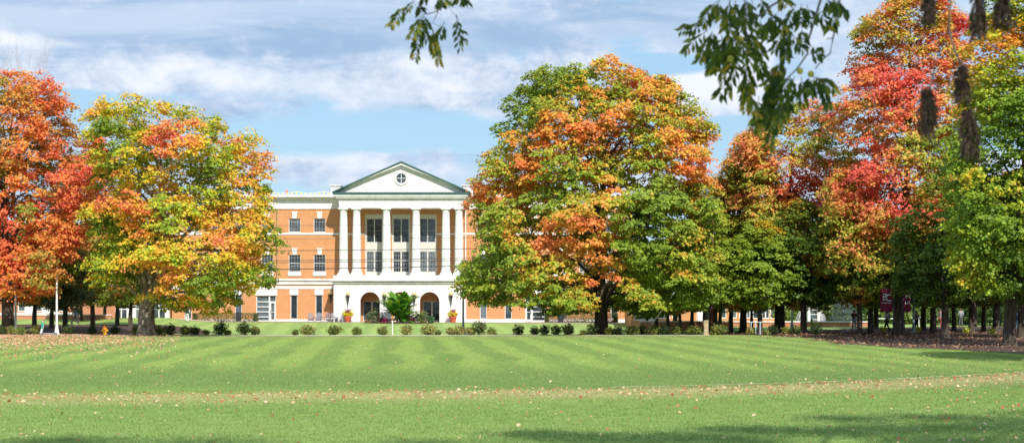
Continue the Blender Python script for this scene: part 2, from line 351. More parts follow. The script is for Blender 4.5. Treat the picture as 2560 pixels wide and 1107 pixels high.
def build_tree(name, base, prof, n_clump, per, leaf, stops, bias, seed, label, cat='tree', group=None, trunk_r=.4, fork=None, depth=.9,
               clump=(.75,1.45), bark=None, fill=.5, lean=(0,0), limbs=38, pscale=.22, link=True, scatter_col=.1, cdepth=0.0, flat=.70, gap=None, extra=()):
    """prof: list of (z, xl, xr) relative to the trunk base, bottom to top. bias(x,y,z)->added to the colour value"""
    r = np.random.default_rng(seed)
    root = empty(name, base, 0, label, cat, group)
    zs = np.array([p[0] for p in prof]); xl = np.array([p[1] for p in prof]); xr = np.array([p[2] for p in prof])
    n_clump = int(n_clump*1.55); clump = (clump[0]*.74, clump[1]*.82); leaf *= .80; per = int(per*1.22)
    # clump centres
    w = np.interp(np.linspace(zs[0], zs[-1], 60), zs, (xr-xl)); cdf = np.cumsum(w + .15*w.max()); cdf /= cdf[-1]
    z = np.interp(r.random(n_clump), np.concatenate([[0], cdf]), np.linspace(zs[0], zs[-1], 61))
    cx = np.interp(z, zs, (xl+xr)/2); hw = np.interp(z, zs, (xr-xl)/2)
    th = r.uniform(0, 2*math.pi, n_clump)
    rad = 1 - (1-fill)*r.random(n_clump)**1.6 * r.uniform(.3, 1.6, n_clump); rad = np.clip(rad, .12, 1)
    R0 = r.uniform(*clump, n_clump)
    q = np.stack([np.cos(th)*2.2, np.sin(th)*2.2, z*.35 + seed], -1)
    lob = .93 + .17*vnoise(q+20, 1.1)
    hwv = np.maximum(hw*1.03 - R0*.5, .15)
    C = np.stack([cx + hwv*rad*np.cos(th)*np.minimum(lob, 1.03), cdepth + hwv*depth*rad*np.sin(th)*lob, z], -1)
    mac = vnoise(C*np.array([1,1,1.25])+np.array(base)+70, .36)          # masses and hollows of the crown
    hol = np.clip((.56-mac)/.26, 0, 1); ctr = np.stack([cx, cx*0+cdepth, z], -1)
    C = ctr + (C-ctr)*(1-.24*hol)[:,None]; C[:,2] -= .5*hol
    keep = r.random(n_clump) > .55*hol*(rad > .5); C, R0, cx, hwv = C[keep], R0[keep]*(1+.12*(1-hol[keep])), cx[keep], hwv[keep]
    if gap is not None:                                   # leave the front of the trunk open below this height
        k_ = ~((np.abs(C[:,0]-.2) < gap[0]) & (C[:,2]-R0*.4 < gap[1]) & (C[:,1] < 1.0)); C = C[k_]; R0 = R0[k_]; cx = cx[k_]
    if len(extra):
        E = np.array(extra, float); C = np.concatenate([C, E[:,:3]]); R0 = np.concatenate([R0, E[:,3]]); cx = np.concatenate([cx, E[:,0]*0])
    n_clump = len(C)
    # leaves
    idx = np.repeat(np.arange(n_clump), per); n = len(idx)
    d = r.normal(size=(n,3)); d /= np.linalg.norm(d, axis=1, keepdims=True); d[:,2] = np.where(d[:,2] < -.25, -d[:,2]*.6, d[:,2])
    cen = np.array([cx.mean(), cdepth, zs.mean()*.9]); out = C - cen; out /= np.linalg.norm(out, axis=1, keepdims=True)+1e-9
    rr = R0[idx][:,None]*(r.random((n,1))**.45)*np.where(r.random((n,1))<.12, 1.9, 1.0)
    # sub-clumps: leaves gather in small sprays
    k = 9; spr = r.normal(size=(n_clump, k, 3)); spr /= np.linalg.norm(spr, axis=2, keepdims=True); spr[:,:,2] = np.abs(spr[:,:,2])*.9 - .25
    sel = spr[idx, r.integers(0, k, n)]
    pos = C[idx] + (sel*.75*R0[idx][:,None] + d*rr*.42)*np.array([1,1,flat+.1]) + out[idx]*.2
    pos[:,2] -= .12*np.sum((pos[:,:2]-C[idx][:,:2])**2, 1)
    nrm = d*.55 + out[idx]*.45 + np.array([0,-.15,.55]) + r.normal(size=(n,3))*.42
    size = leaf*r.uniform(.65, 1.3, n)
    wp = C + np.array(base)
    val = .5 + 1.15*(vnoise(wp+50, pscale)-.5) + .5*(vnoise(wp+90, pscale*2.6)-.5) + bias(C[:,0], C[:,1], C[:,2])
    v = val[idx] + r.normal(0, scatter_col, n) + .55*(vnoise(pos+np.array(base)+33, 1.1)-.5) + .3*(vnoise(pos+np.array(base)+13, 2.6)-.5)
    cc = ramp(v, stops)*r.uniform(.72, 1.2, (n,1))
    crown = leaf_mesh('crown', pos, nrm, size, cc, parent=root)
    # trunk and limbs
    mb = MB(); fz = fork if fork else zs[0]+ .12*(zs[-1]-zs[0]); top = zs[0] + .82*(zs[-1]-zs[0])
    tr = trunk_r; cxt = np.interp(top, zs, (xl+xr)/2)
    flare = [(1.75,-.1),(1.3,.12),(1.08,.5),(1,1.2)]
    pts_ = []; rs = []
    for f_, z_ in flare: pts_.append((lean[0]*z_, 0, z_)); rs.append(tr*f_)
    m_ = 9
    for i in range(1, m_):
        t_ = i/(m_-1); zz = 1.2 + (top-1.2)*t_
        pts_.append((cxt*t_**1.3 + lean[0]*zz*(1-t_) + math.sin(t_*5+seed)*.12*t_*3, cdepth*t_ + math.cos(t_*4+seed)*.12*t_*3, zz)); rs.append(tr*(1-.92*t_**.9))
    mb.tube(pts_, rs, 12)
    P = np.array(pts_); order = r.permutation(n_clump)[:limbs]
    for j in order:
        c = C[j]; zt = max(fz*.9, min(c[2]-.35*np.hypot(c[0]-cx[j], c[1]) - 1.0, top*.95)); zt = zt*r.uniform(.85, 1)
        sx = np.interp(zt, P[:,2], P[:,0]); sy = np.interp(zt, P[:,2], P[:,1]); tt = np.interp(zt, P[:,2], rs)
        a = Vector((sx, sy, zt)); b = Vector(c); L_ = (b-a).length; r0 = min(tt*.42, .022*L_+.03)
        mid1 = a.lerp(b, .35) + Vector((0,0,.10*L_)) + Vector(r.normal(0,.05*L_,3)); mid2 = a.lerp(b, .7) + Vector((0,0,.06*L_)) + Vector(r.normal(0,.05*L_,3))
        mb.tube([a, mid1, mid2, b], [r0, r0*.68, r0*.4, .015], 6)
    mb.build('trunk', bark or M_bark, root)
    return root
def prof_px(tx, by, D, rows):
    """rows: (y, xl, xr) in photo pixels from bottom to top -> metres about the trunk base"""
    s = F/D; zb = gz(PX(tx, D), D); yb = HOR + (CAMH-zb)*s
    return [((yb-y)/s, (a-tx)/s, (b-tx)/s) for y, a, b in rows]
def tree_base(tx, D): return (PX(tx, D), D, gz(PX(tx, D), D)-.03)
def gb(x, z, cx, cz, r, amp): return amp*np.exp(-(((x-cx)**2+(z-cz)**2)/r**2))
#STOPS
S_OG = [(-.2,DGR),(.12,GRN),(.34,(.33,.42,.04)),(.48,LIME),(.60,(.55,.42,.03)),(.72,ORG),(.95,CORAL),(1.2,RED)]
S_BIG = [(-.2,(.20,.30,.035)),(.2,(.28,.38,.04)),(.40,(.40,.47,.045)),(.53,(.55,.50,.06)),(.64,(.80,.47,.07)),(.80,(.86,.36,.07)),(1.2,(.86,.27,.10))]
S_RED = [(-.1,GRN),(.12,(.35,.32,.08)),(.28,(.66,.38,.08)),(.44,(.86,.38,.07)),(.64,(.86,.27,.09)),(.92,(.80,.17,.09)),(1.1,RED)]
S_RG = [(-.1,DGR),(.16,GRN),(.34,(.48,.47,.06)),(.48,(.74,.52,.10)),(.60,(.86,.35,.11)),(.82,(.84,.20,.12)),(1.1,(.78,.13,.10))]
S_GR = [(-.1,(.10,.17,.025)),(.3,(.17,.29,.03)),(.55,(.33,.45,.045)),(.78,LIME),(.95,YEL),(1.15,ORG)]
# --- big tree D
D1 = 121.; s1 = F/D1; bx = 1503
pD = prof_px(bx, 832, D1, [(775,1480,1560),(758,1190,1800),(720,1165,1790),(650,1158,1800),(560,1168,1815),(480,1188,1812),(400,1225,1790),(340,1252,1762),(270,1262,1725),(215,1292,1700),(190,1325,1668),(178,1370,1600)])
def bD(x, y, z):
    px = bx + x*s1; py = 832 - z*s1 - 3
    f = lambda cx, cy, r, a: a*np.exp(-(((px-cx)**2+(py-cy)**2)/r**2))
    return (-.09 - .20*sm(py, 400, 560) - .06*sm(py, 600, 740) + f(1400,180,75,-.40)+f(1300,300,55,-.45)+f(1590,210,110,.34)+f(1340,410,75,.45)+f(1430,330,70,.22)+f(1700,400,110,.30)+f(1560,400,90,.22)
            +f(1490,690,58,.72)+f(1310,695,38,.66)+f(1345,610,38,.58)+f(1440,590,60,.38)+f(1390,640,30,.3)+f(1210,490,38,.5)+f(1195,620,60,-.3)+f(1650,640,110,-.12)+f(1230,560,60,.18)+f(1270,470,70,.2)+f(1500,620,90,.1)+f(1770,430,60,.25)+f(1500,270,55,-.05)+f(1440,510,80,.15)+f(1560,560,70,-.1)+f(1680,700,70,-.1))
big = build_tree('maple_tree', tree_base(bx, D1), pD, 1400, 105, .27, S_BIG, bD, 4, 'huge round maple, green below and orange above, on a mulch mound right of the portico', 'tree', 'large maples at the edge of the lawn',
           trunk_r=.50, fork=2.6, bark=M_bark, pscale=.42, limbs=60, fill=.55, gap=(1.1, 3.4), cdepth=-1.2, depth=1.05,
           extra=[((p-bx)/s1, d_, (832-q)/s1, .85) for p, q, d_ in ((1172,700,-1.5),(1185,725,-2.6),(1180,742,-1),(1200,748,-3),(1166,660,-1),(1210,730,-3.5),(1178,690,-3),(1779,600,-3),(1779,640,-3.5),(1776,680,-3.5),(1782,720,-3.5),(1779,560,-3),(1772,740,-3.5),(1785,660,-3))])
# --- left orange tree B
D2 = 114.; s2 = F/D2; bx2 = 366
pB = prof_px(bx2, 838, D2, [(768,330,560),(742,290,640),(715,265,690),(660,235,706),(600,228,700),(540,222,672),(470,212,664),(400,212,672),(370,214,662),(340,220,640),(312,228,540),(288,236,505),(268,250,360)])
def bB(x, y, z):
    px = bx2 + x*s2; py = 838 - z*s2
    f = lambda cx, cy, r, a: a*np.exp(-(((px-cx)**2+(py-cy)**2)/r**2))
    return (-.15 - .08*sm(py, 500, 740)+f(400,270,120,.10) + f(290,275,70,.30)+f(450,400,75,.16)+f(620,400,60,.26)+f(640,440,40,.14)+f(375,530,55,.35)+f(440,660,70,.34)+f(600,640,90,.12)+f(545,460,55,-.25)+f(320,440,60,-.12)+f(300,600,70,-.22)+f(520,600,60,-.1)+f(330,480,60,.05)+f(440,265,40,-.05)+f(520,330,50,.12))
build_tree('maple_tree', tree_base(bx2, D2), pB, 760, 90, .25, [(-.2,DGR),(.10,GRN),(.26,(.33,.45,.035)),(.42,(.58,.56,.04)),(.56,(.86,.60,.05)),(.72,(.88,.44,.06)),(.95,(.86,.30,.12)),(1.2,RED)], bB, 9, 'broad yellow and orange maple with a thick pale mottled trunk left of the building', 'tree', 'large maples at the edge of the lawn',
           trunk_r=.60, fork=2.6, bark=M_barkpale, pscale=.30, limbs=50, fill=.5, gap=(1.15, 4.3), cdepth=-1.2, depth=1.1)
# --- far left red tree A
D3 = 118.; s3 = F/D3
pA = prof_px(20, 832, D3, [(735,-150,130),(690,-170,175),(600,-180,235),(520,-190,262),(460,-190,252),(380,-180,216),(320,-170,196),(280,-150,180),(240,-120,160),(210,-80,135),(198,-40,70)])
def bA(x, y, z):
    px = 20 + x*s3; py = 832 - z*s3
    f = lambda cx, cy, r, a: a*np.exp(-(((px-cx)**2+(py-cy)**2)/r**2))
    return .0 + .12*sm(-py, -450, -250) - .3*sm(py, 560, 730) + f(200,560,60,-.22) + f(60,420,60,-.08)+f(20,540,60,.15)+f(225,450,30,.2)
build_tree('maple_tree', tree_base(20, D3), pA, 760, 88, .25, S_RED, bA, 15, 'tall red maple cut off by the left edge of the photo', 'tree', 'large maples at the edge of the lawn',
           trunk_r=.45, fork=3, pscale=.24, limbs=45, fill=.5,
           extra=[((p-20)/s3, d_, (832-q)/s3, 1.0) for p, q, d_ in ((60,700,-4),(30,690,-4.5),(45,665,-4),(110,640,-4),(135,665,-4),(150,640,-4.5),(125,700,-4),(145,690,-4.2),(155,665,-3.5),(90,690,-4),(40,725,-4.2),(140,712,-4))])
pC = prof_px(232, 812, 131., [(752,150,318),(720,132,330),(660,120,336),(580,118,334),(500,128,322),(430,150,305),(370,172,285),(335,195,262)])
build_tree('maple_tree', tree_base(232, 131.), pC, 330, 84, .25, S_RED, lambda x,y,z: -.26 + .22*sm(z, 6, 13), 29, 'rusty orange and olive maple squeezed between the red and the yellow orange ones', 'tree', 'large maples at the edge of the lawn',
           trunk_r=.2, fork=2.6, pscale=.30, limbs=24, fill=.45)
# --- E : orange pink and green, right of the big tree
D4 = 124.; s4 = F/D4; 
pE = prof_px(1949, 836, D4, [(758,1800,2080),(735,1770,2110),(680,1762,2130),(600,1775,2135),(520,1785,2140),(450,1805,2135),(390,1830,2120),(340,1862,2090),(300,1895,2070),(270,1925,2040),(262,1960,2010)])
def bE(x, y, z):
    px = 1949 + x*s4; py = 836 - z*s4
    f = lambda cx, cy, r, a: a*np.exp(-(((px-cx)**2+(py-cy)**2)/r**2))
    return -.04 + .08*sm(-py, -440, -280) - .14*sm(py, 560, 740) + f(2020,490,60,.24)+f(1875,370,85,-.28)+f(1850,600,70,-.12)+f(1990,610,50,-.1)
build_tree('maple_tree', tree_base(1949, D4), pE, 620, 88, .25, S_RG, bE, 23, 'pink orange and yellow green maple between the huge maple and the tall red one', 'tree', 'large maples at the edge of the lawn',
           trunk_r=.40, fork=3, pscale=.28, limbs=40, fill=.5)
pE2 = prof_px(1858, 835, 126., [(762,1765,1960),(740,1755,1990),(680,1750,2000),(600,1750,2005),(520,1760,1995),(460,1775,1975),(400,1810,1945),(350,1850,1920)])
build_tree('maple_tree', tree_base(1858, 126.), pE2, 420, 84, .25, S_BIG, lambda x,y,z: -.16 + .20*sm(z, 6, 12), 27, 'yellow green maple with orange patches standing just right of the utility pole', 'tree', 'large maples at the edge of the lawn',
           trunk_r=.27, fork=3, pscale=.30, limbs=30, fill=.45)
# --- F : tall red tree
D5 = 116.; s5 = F/D5
pF = prof_px(2247, 843, D5, [(705,2110,2440),(675,2070,2470),(600,2050,2480),(500,2052,2480),(400,2048,2475),(300,2062,2465),(230,2085,2455),(160,2118,2445),(100,2140,2430),(60,2150,2420),(20,2190,2400),(-40,2210,2390),(-90,2260,2340)])
def bF(x, y, z):
    px = 2247 + x*s5; py = 843 - z*s5
    f = lambda cx, cy, r, a: a*np.exp(-(((px-cx)**2+(py-cy)**2)/r**2))
    return .03 + .14*sm(-py, -420, -200) - .38*sm(py, 480, 690) + f(2180,100,60,-.22)+f(2110,310,50,-.22)+f(2230,180,90,.18)+f(2190,470,70,.25)+f(2380,620,90,-.35)+f(2140,580,50,-.12)-.25*sm(px,2330,2420)*sm(py,200,420)
build_tree('maple_tree', tree_base(2247, D5), pF, 900, 92, .25, S_RG, bF, 31, 'tallest maple, bright red above and dark green below, beside the burgundy banners', 'tree', 'large maples at the edge of the lawn',
           trunk_r=.42, fork=3.2, pscale=.24, limbs=50, fill=.5)
# --- G : green tree on the far right, nearer
D6 = 88.; s6 = F/D6
pG = prof_px(2524, 865, D6, [(735,2440,2760),(700,2400,2790),(640,2378,2800),(560,2368,2800),(480,2362,2800),(420,2372,2800),(340,2400,2800),(250,2418,2790),(180,2425,2780),(100,2440,2770),(40,2455,2760),(-60,2470,2740),(-140,2520,2700)])
def bG(x, y, z):
    px = 2524 + x*s6; py = 865 - z*s6
    f = lambda cx, cy, r, a: a*np.exp(-(((px-cx)**2+(py-cy)**2)/r**2))
    return .05 + .18*sm(-py, -380, -160) + f(2540,110,70,.3) + f(2450,160,60,.3) - .18*sm(py, 640, 740)
build_tree('maple_tree', tree_base(2524, D6), pG, 820, 92, .24, S_GR, bG, 38, 'leafy green maple cut off by the right edge of the photo', 'tree', 'large maples at the edge of the lawn',
           trunk_r=.34, fork=4.2, pscale=.26, limbs=46, fill=.5)
pH = [(2.6,-3.5,3.5),(3.4,-5.6,5.6),(5.5,-6.4,6.4),(8,-6.2,6.2),(10.5,-5,5),(12.5,-2.8,2.8),(13.5,-.8,.8)]
build_tree('maple_tree', (27.6, 62.5, 0), pH, 470, 90, .27, S_GR, lambda x,y,z: 0*x, 44, 'green maple beyond the right edge whose shadow lies on the lawn', 'tree', 'large maples at the edge of the lawn', trunk_r=.34, fork=3, limbs=24)
#TREES2
# ------------------------------------------------------------------ the brick building
def brick_mat(name, base, axis_scale=1.0, groove=True, z0=0.0, course=.73):
    m = bpy.data.materials.new(name); m.use_nodes = True; t = m.node_tree; p = t.nodes['Principled BSDF']
    g = t.nodes.new('ShaderNodeNewGeometry'); s = t.nodes.new('ShaderNodeSeparateXYZ'); t.links.new(g.outputs['Position'], s.inputs[0])
    v = comb(t, mth(t,'ADD', s.outputs[0], s.outputs[1]), s.outputs[2], 0.0)
    b = t.nodes.new('ShaderNodeTexBrick'); t.links.new(v, b.inputs[0]); b.inputs['Scale'].default_value = 1.0
    b.inputs['Brick Width'].default_value = .225; b.inputs['Row Height'].default_value = .075; b.inputs['Mortar Size'].default_value = .006
    b.inputs['Color1'].default_value = (*[c*.86 for c in base], 1); b.inputs['Color2'].default_value = (*[min(1, c*1.1) for c in base], 1); b.inputs['Mortar'].default_value = (.55,.40,.27,1)
    nz = noise(t, v, .9, 5, .6); rows = noise(t, comb(t, mth(t,'MULTIPLY', s.outputs[0], .15), mth(t,'MULTIPLY', s.outputs[2], 4.0), 0.0), 1.0, 3)
    c = mixc(t, mth(t,'MULTIPLY', sstep(t, nz, .3, .75), .35), b.outputs[0], tuple(x*.78 for x in base))
    c = mixc(t, mth(t,'MULTIPLY', sstep(t, rows, .35, .7), .25), c, tuple(min(1, x*1.2) for x in base))
    t.links.new(c, p.inputs['Base Color']); p.inputs['Roughness'].default_value = .9; p.inputs['Specular IOR Level'].default_value = .2
    return m
M_brick = brick_mat('orange_brick', (.585,.25,.095)); M_brickd = brick_mat('red_brick', (.40,.13,.07)); M_brickl = brick_mat('low_wall_brick', (.52,.19,.10))
M_soffit = mat('soffit', (.66,.64,.60), .8)
M_cap = mat('cap_stone', (.68,.66,.62), .85, var=.18, scale=.9)
M_shade_pipe = mat('shade_line_and_pipe', (.27,.22,.18), .9, var=.35, scale=1.3)  # dark tone painting the shading lines between mouldings; also colours one downpipe
DW, DP = 185.0, 182.0
wx = lambda p: PX(p, DW); wz = lambda y: PZ(y, DW); px_ = lambda p: PX(p, DP); pz = lambda y: PZ(y, DP)
GB = -.08
def wall_holes(mb, x0, x1, z0, z1, y, holes, dep=.28):
    xs_ = sorted({x0, x1, *[h[0] for h in holes], *[h[1] for h in holes]}); zs_ = sorted({z0, z1, *[h[2] for h in holes], *[h[3] for h in holes]})
    for i in range(len(xs_)-1):
        for j in range(len(zs_)-1):
            cx, cz = (xs_[i]+xs_[i+1])/2, (zs_[j]+zs_[j+1])/2
            if any(h[0]<cx<h[1] and h[2]<cz<h[3] for h in holes): continue
            mb.quad((xs_[i],y,zs_[j]), (xs_[i+1],y,zs_[j]), (xs_[i+1],y,zs_[j+1]), (xs_[i],y,zs_[j+1]))
    for a, b, c, d in holes:
        mb.quad((a,y,c),(a,y+dep,c),(a,y+dep,d),(a,y,d)); mb.quad((b,y,c),(b,y,d),(b,y+dep,d),(b,y+dep,c))
        mb.quad((a,y,d),(a,y+dep,d),(b,y+dep,d),(b,y,d)); mb.quad((a,y,c),(b,y,c),(b,y+dep,c),(a,y+dep,c))
cxm = 1003
BL = empty('college_building', (wx(cxm), DW, GB), 0, 'three-storey orange brick college building with a white columned portico and pediment', 'building')
boff = tuple(BL.location)
def bpart(mb, name, m, parent=BL, lab=None):
    o = mb.build(name, m, parent, off=boff)
    if lab: o['label'] = lab
    return o
bx0, bx1 = wx(430), wx(1576); ROOF = wz(490)
win_c = [799, 736.6, 668, 605, 543, 481]; win_c = win_c + [2*cxm-x for x in win_c]
holes = []
WIN3 = (wz(580), wz(546)); WIN2 = (wz(679), wz(636.5)); ww = wx(817)-wx(802); ww = 29.5/F*DW
for c in win_c:
    for zz in (WIN3, WIN2): holes.append((wx(c)-ww/2, wx(c)+ww/2, zz[0], zz[1]))
nar = [797.5, 735, 596, 2*cxm-797.5, 2*cxm-735, 2*cxm-596, 470, 2*cxm-470]; nw = 17.5/F*DW; NZ = (wz(797), wz(737))
for c in nar: holes.append((wx(c)-nw/2, wx(c)+nw/2, NZ[0], NZ[1]))
doorc = [665.5, 2*cxm-668]; dw = 50/F*DW; DZ = (GB+.04, wz(738))
for c in doorc: holes.append((wx(c)-dw/2, wx(c)+dw/2, DZ[0], DZ[1]))
# recess for the porch: arches doors and back windows are in a wall of their own
PXL, PXR = px_(848), px_(1158)
mb = MB(); ay = 3.0
# wings: front skin on either side of the portico, rustication courses below the band are recessed joints
zb1, zb2 = wz(722), wz(797)
courses = [zb2 + (zb1-zb2)*k/5 for k in range(6)]
for side in (0, 1):
    X0, X1 = (bx0, wx(848)) if side == 0 else (wx(1158), bx1)
    hs = [h for h in holes if X0 < (h[0]+h[1])/2 < X1]
    wall_holes(mb, X0, X1, GB-1.2, ROOF, DW, hs)
mb.box(bx0, bx1, DW+19.9, DW+20, GB-1.2, ROOF)
for x in (bx0, bx1): mb.quad((x,DW,GB-1.2),(x,DW+20,GB-1.2),(x,DW+20,ROOF),(x,DW,ROOF))
mb.quad((bx0,DW,ROOF-.3),(bx1,DW,ROOF-.3),(bx1,DW+20,ROOF-.3),(bx0,DW+20,ROOF-.3))
# porch back wall (brick) with window and door openings
bw = 41/F*DW; bcs = [936, 1003, 1069]
bh = [(wx(c)-bw/2-.12, wx(c)+bw/2+.12, wz(689), wz(536)) for c in bcs]
adoor = [925, 1003, 1077]; adw = 2.1
ah = [(px_(c)-adw/2, px_(c)+adw/2, GB+.05, pz(752)) for c in adoor]
wall_holes(mb, wx(848), wx(1158), wz(700), ROOF, DW, bh); wall_holes(mb, wx(848), wx(1158), GB-1.2, wz(700), DW-.5, ah, .3)
bpart(mb, 'wall', M_brick)
# shallow grooves in the ground floor brick: darker thin joints set into raised courses
mb = MB()
gm = mat('recessed_joint', (.33,.12,.05), .95)
for side in (0, 1):
    X0, X1 = (bx0, px_(835)) if side == 0 else (px_(1165), bx1)
    hs = sorted([h for h in holes if X0 < (h[0]+h[1])/2 < X1 and h[3] < zb1+.1], key=lambda h: h[0])
    for cz_ in courses[1:5]:
        xa = X0
        for h in hs + [(X1, X1, 0, 0)]:
            xb = h[0]-.15
            if xb > xa: mb.box(xa, xb, DW-.012, DW+.02, cz_-.022, cz_+.022)
            xa = h[1]+.15
wall_joint = mb
mb = MB()
for side in (0, 1):
    X0, X1 = (bx0-.05, wx(848)) if side == 0 else (wx(1158), bx1+.05)
    mb.box(X0, X1, DW-.07, DW+.03, wz(586.8), wz(582))
    hs = sorted([h for h in holes if h[0] > X0-.1 and h[1] < X1+.1 and h[3] < wz(722)], key=lambda h: h[0])
    xa = X0
    for h in hs + [(X1, X1, 0, 0)]:
        if h[0] == X1 or abs(h[1]-h[0]-dw) < .01:
            mb.box(xa, h[0], DW-.10, DW+.02, GB-1.0, wz(797.5)); xa = h[1]
    mb.box(X0, X1, DW-.06, DW+.02, wz(722), wz(714.5))
for h0, h1 in zip(bcs[:-1], bcs[1:]): mb.box(wx(h0)+bw/2+.14, wx(h1)-bw/2-.14, DW-.05, DW+.02, wz(587), wz(583))
mb.box(wx(848), wx(bcs[0])-bw/2-.14, DW-.05, DW+.02, wz(587), wz(583)); mb.box(wx(bcs[2])+bw/2+.14, wx(1158), DW-.05, DW+.02, wz(587), wz(583))
bpart(mb, 'stone_band', M_stone)
mb = MB()
for side in (0, 1):
    X0, X1 = (bx0-.05, px_(834)) if side == 0 else (px_(1166), bx1+.05)
    mb.box(X0, X1, DW-.22, DW+.02, wz(701.5), wz(696.5)); mb.box(X0, X1, DW-.14, DW+.02, wz(710.5), wz(704.2)); bpart(mb, 'string_course', M_cap); mb = MB()
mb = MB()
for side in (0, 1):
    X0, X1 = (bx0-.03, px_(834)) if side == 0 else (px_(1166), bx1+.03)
    mb.box(X0, X1, DW-.10, DW+.02, wz(704.2), wz(701.5)); bpart(mb, 'shade_line', M_shade_pipe); mb = MB()  # dark strip: shade between the two mouldings, put in as colour
# wing entablature and eaves
mb = MB()
for side in (0, 1):
    X0, X1 = (bx0-.1, wx(849)) if side == 0 else (wx(1157), bx1+.1)
    mb.box(X0, X1, DW-.12, DW+.02, wz(522.5), wz(515)); mb.box(X0, X1, DW-.08, DW+.02, wz(515), wz(499.5))
    mb.box(X0-.15, X1, DW-.30, DW+.02, wz(499.5), wz(497)); 
    mb.box(X0-.5, X1, DW-.85, DW+.02, wz(493.5), wz(488)); mb.box(X0-.35, X1, DW-.6, DW+.02, wz(497), wz(493.5))
    a, b = ((640, 692), (2*cxm-692, 2*cxm-640))[side]
    mb.box(wx(a), wx(b), DW-.16, DW-.125, wz(522.3), wz(499.7)); bpart(mb, 'cornice', M_stone); mb = MB()
mb = MB(); mb.box(bx0-.4, bx1+.4, DW+.1, DW+20.3, ROOF-.1, ROOF+.12)
for a, b in ((826, 850), (1157, 1181)): mb.box(wx(a), wx(b), DW+.4, DW+3, ROOF+.12, wz(464)); mb.box(wx(a)-.15, wx(b)+.15, DW+.25, DW+3.1, wz(464), wz(461.5))
bpart(mb, 'roof', M_stone)
# keystones, sills, lintels
mb = MB()
for c in win_c:
    for (yt, yb_) in ((529, 545.8), (620, 636.3)):
        x = wx(c); t_, b_ = 6.6/F*DW, 4.8/F*DW; mb.prism([(x-b_, wz(yb_)), (x+b_, wz(yb_)), (x+t_, wz(yt+2)), (x-t_, wz(yt+2))], DW-.10, DW+.02); mb.box(x-t_-.05, x+t_+.05, DW-.14, DW+.02, wz(yt+2), wz(yt)); bpart(mb, 'keystone', M_stone); mb = MB()
for c in win_c:
    mb = MB(); mb.box(wx(c)-ww/2-.08, wx(c)+ww/2+.08, DW-.13, DW+.1, wz(689.5), wz(679.2)); bpart(mb, 'sill', M_stone)
    mb = MB(); mb.box(wx(c)-ww/2-.05, wx(c)+ww/2+.05, DW-.10, DW+.1, wz(581.9), wz(580.2)); bpart(mb, 'sill', M_stone)
for c, w_, y_ in [(c, nw/2+.1, 737) for c in nar] + [(c, dw/2+.12, 738) for c in doorc]:
    mb = MB(); mb.box(wx(c)-w_, wx(c)+w_, DW-.08, DW+.05, wz(y_), wz(723)); bpart(mb, 'lintel', M_stone)
def window(w, h, cols, rows, mull=0, m=M_white, fr=.06, bar=.013, split=()):
    f = MB(); f.box(-w/2,-w/2+fr,-.05,.05,0,h); f.box(w/2-fr,w/2,-.05,.05,0,h); f.box(-w/2+fr,w/2-fr,-.05,.05,0,fr); f.box(-w/2+fr,w/2-fr,-.05,.05,h-fr,h)
    if mull: f.box(-mull/2, mull/2, -.06,.05,fr,h-fr)
    for s_ in split: f.box(-w/2+fr, w/2-fr, -.045, .04, h*s_-fr*.45, h*s_+fr*.45)
    o = f.build('window', m, BL)
    p = MB(); p.box(-w/2+fr*.7, w/2-fr*.7, .01, .03, fr*.7, h-fr*.7); p.build('pane', M_glass, o)
    if cols > 1 or rows > 1:
        b = MB()
        for i in range(1, cols):
            x = -w/2 + w*i/cols
            if mull and abs(x) < .02: continue
            b.box(x-bar, x+bar, -.03, .008, fr, h-fr)
        for j in range(1, rows):
            z = h*j/rows; b.box(-w/2+fr, w/2-fr, -.028, .006, z-bar, z+bar)
        b.build('glazing_bar', M_bar, o)
    return o
def put(proto, first, x, y, z):
    o = proto if first else copy_tree(proto, BL); o.location = (x-boff[0], y-boff[1], z-boff[2]); return o
w2 = window(ww, WIN2[1]-WIN2[0], 4, 6, split=(.5,)); w3 = window(ww, WIN3[1]-WIN3[0], 4, 4)
for i, c in enumerate(win_c): put(w2, i==0, wx(c), DW+.14, WIN2[0]); put(w3, i==0, wx(c), DW+.14, WIN3[0])
wn_ = window(nw, NZ[1]-NZ[0], 1, 1, fr=.07)
for i, c in enumerate(nar): put(wn_, i==0, wx(c), DW+.14, NZ[0])
# porch windows with pale surrounds
sur = MB()
M_sur = mat('window_surround', (.60,.585,.53), .7)
for c in bcs:
    x = wx(c); z0, z1, z2, z3, z4 = wz(689), wz(677), wz(628), wz(606), wz(536)
    h = bw/2+.12
    sur.box(x-h, x-bw/2+.02, DW+.02, DW+.2, z0, z4); sur.box(x+bw/2-.02, x+h, DW+.02, DW+.2, z0, z4)
    sur.box(x-bw/2+.02, x+bw/2-.02, DW+.02, DW+.2, z0, z1-.13); sur.box(x-bw/2+.02, x+bw/2-.02, DW+.03, DW+.2, z2, z3); sur.box(x-bw/2+.02, x+bw/2-.02, DW+.02, DW+.2, wz(546), z4)
bpart(sur, 'window_surround', M_sur)
lo = window(bw-.06, wz(628)-wz(680), 6, 5, mull=.16, m=M_sur, split=(.55,)); up = window(bw-.06, wz(546)-wz(606), 2, 2, mull=.10, m=M_sur)
for i, c in enumerate(bcs): put(lo, i==0, wx(c), DW+.12, wz(680)); put(up, i==0, wx(c), DW+.12, wz(606))
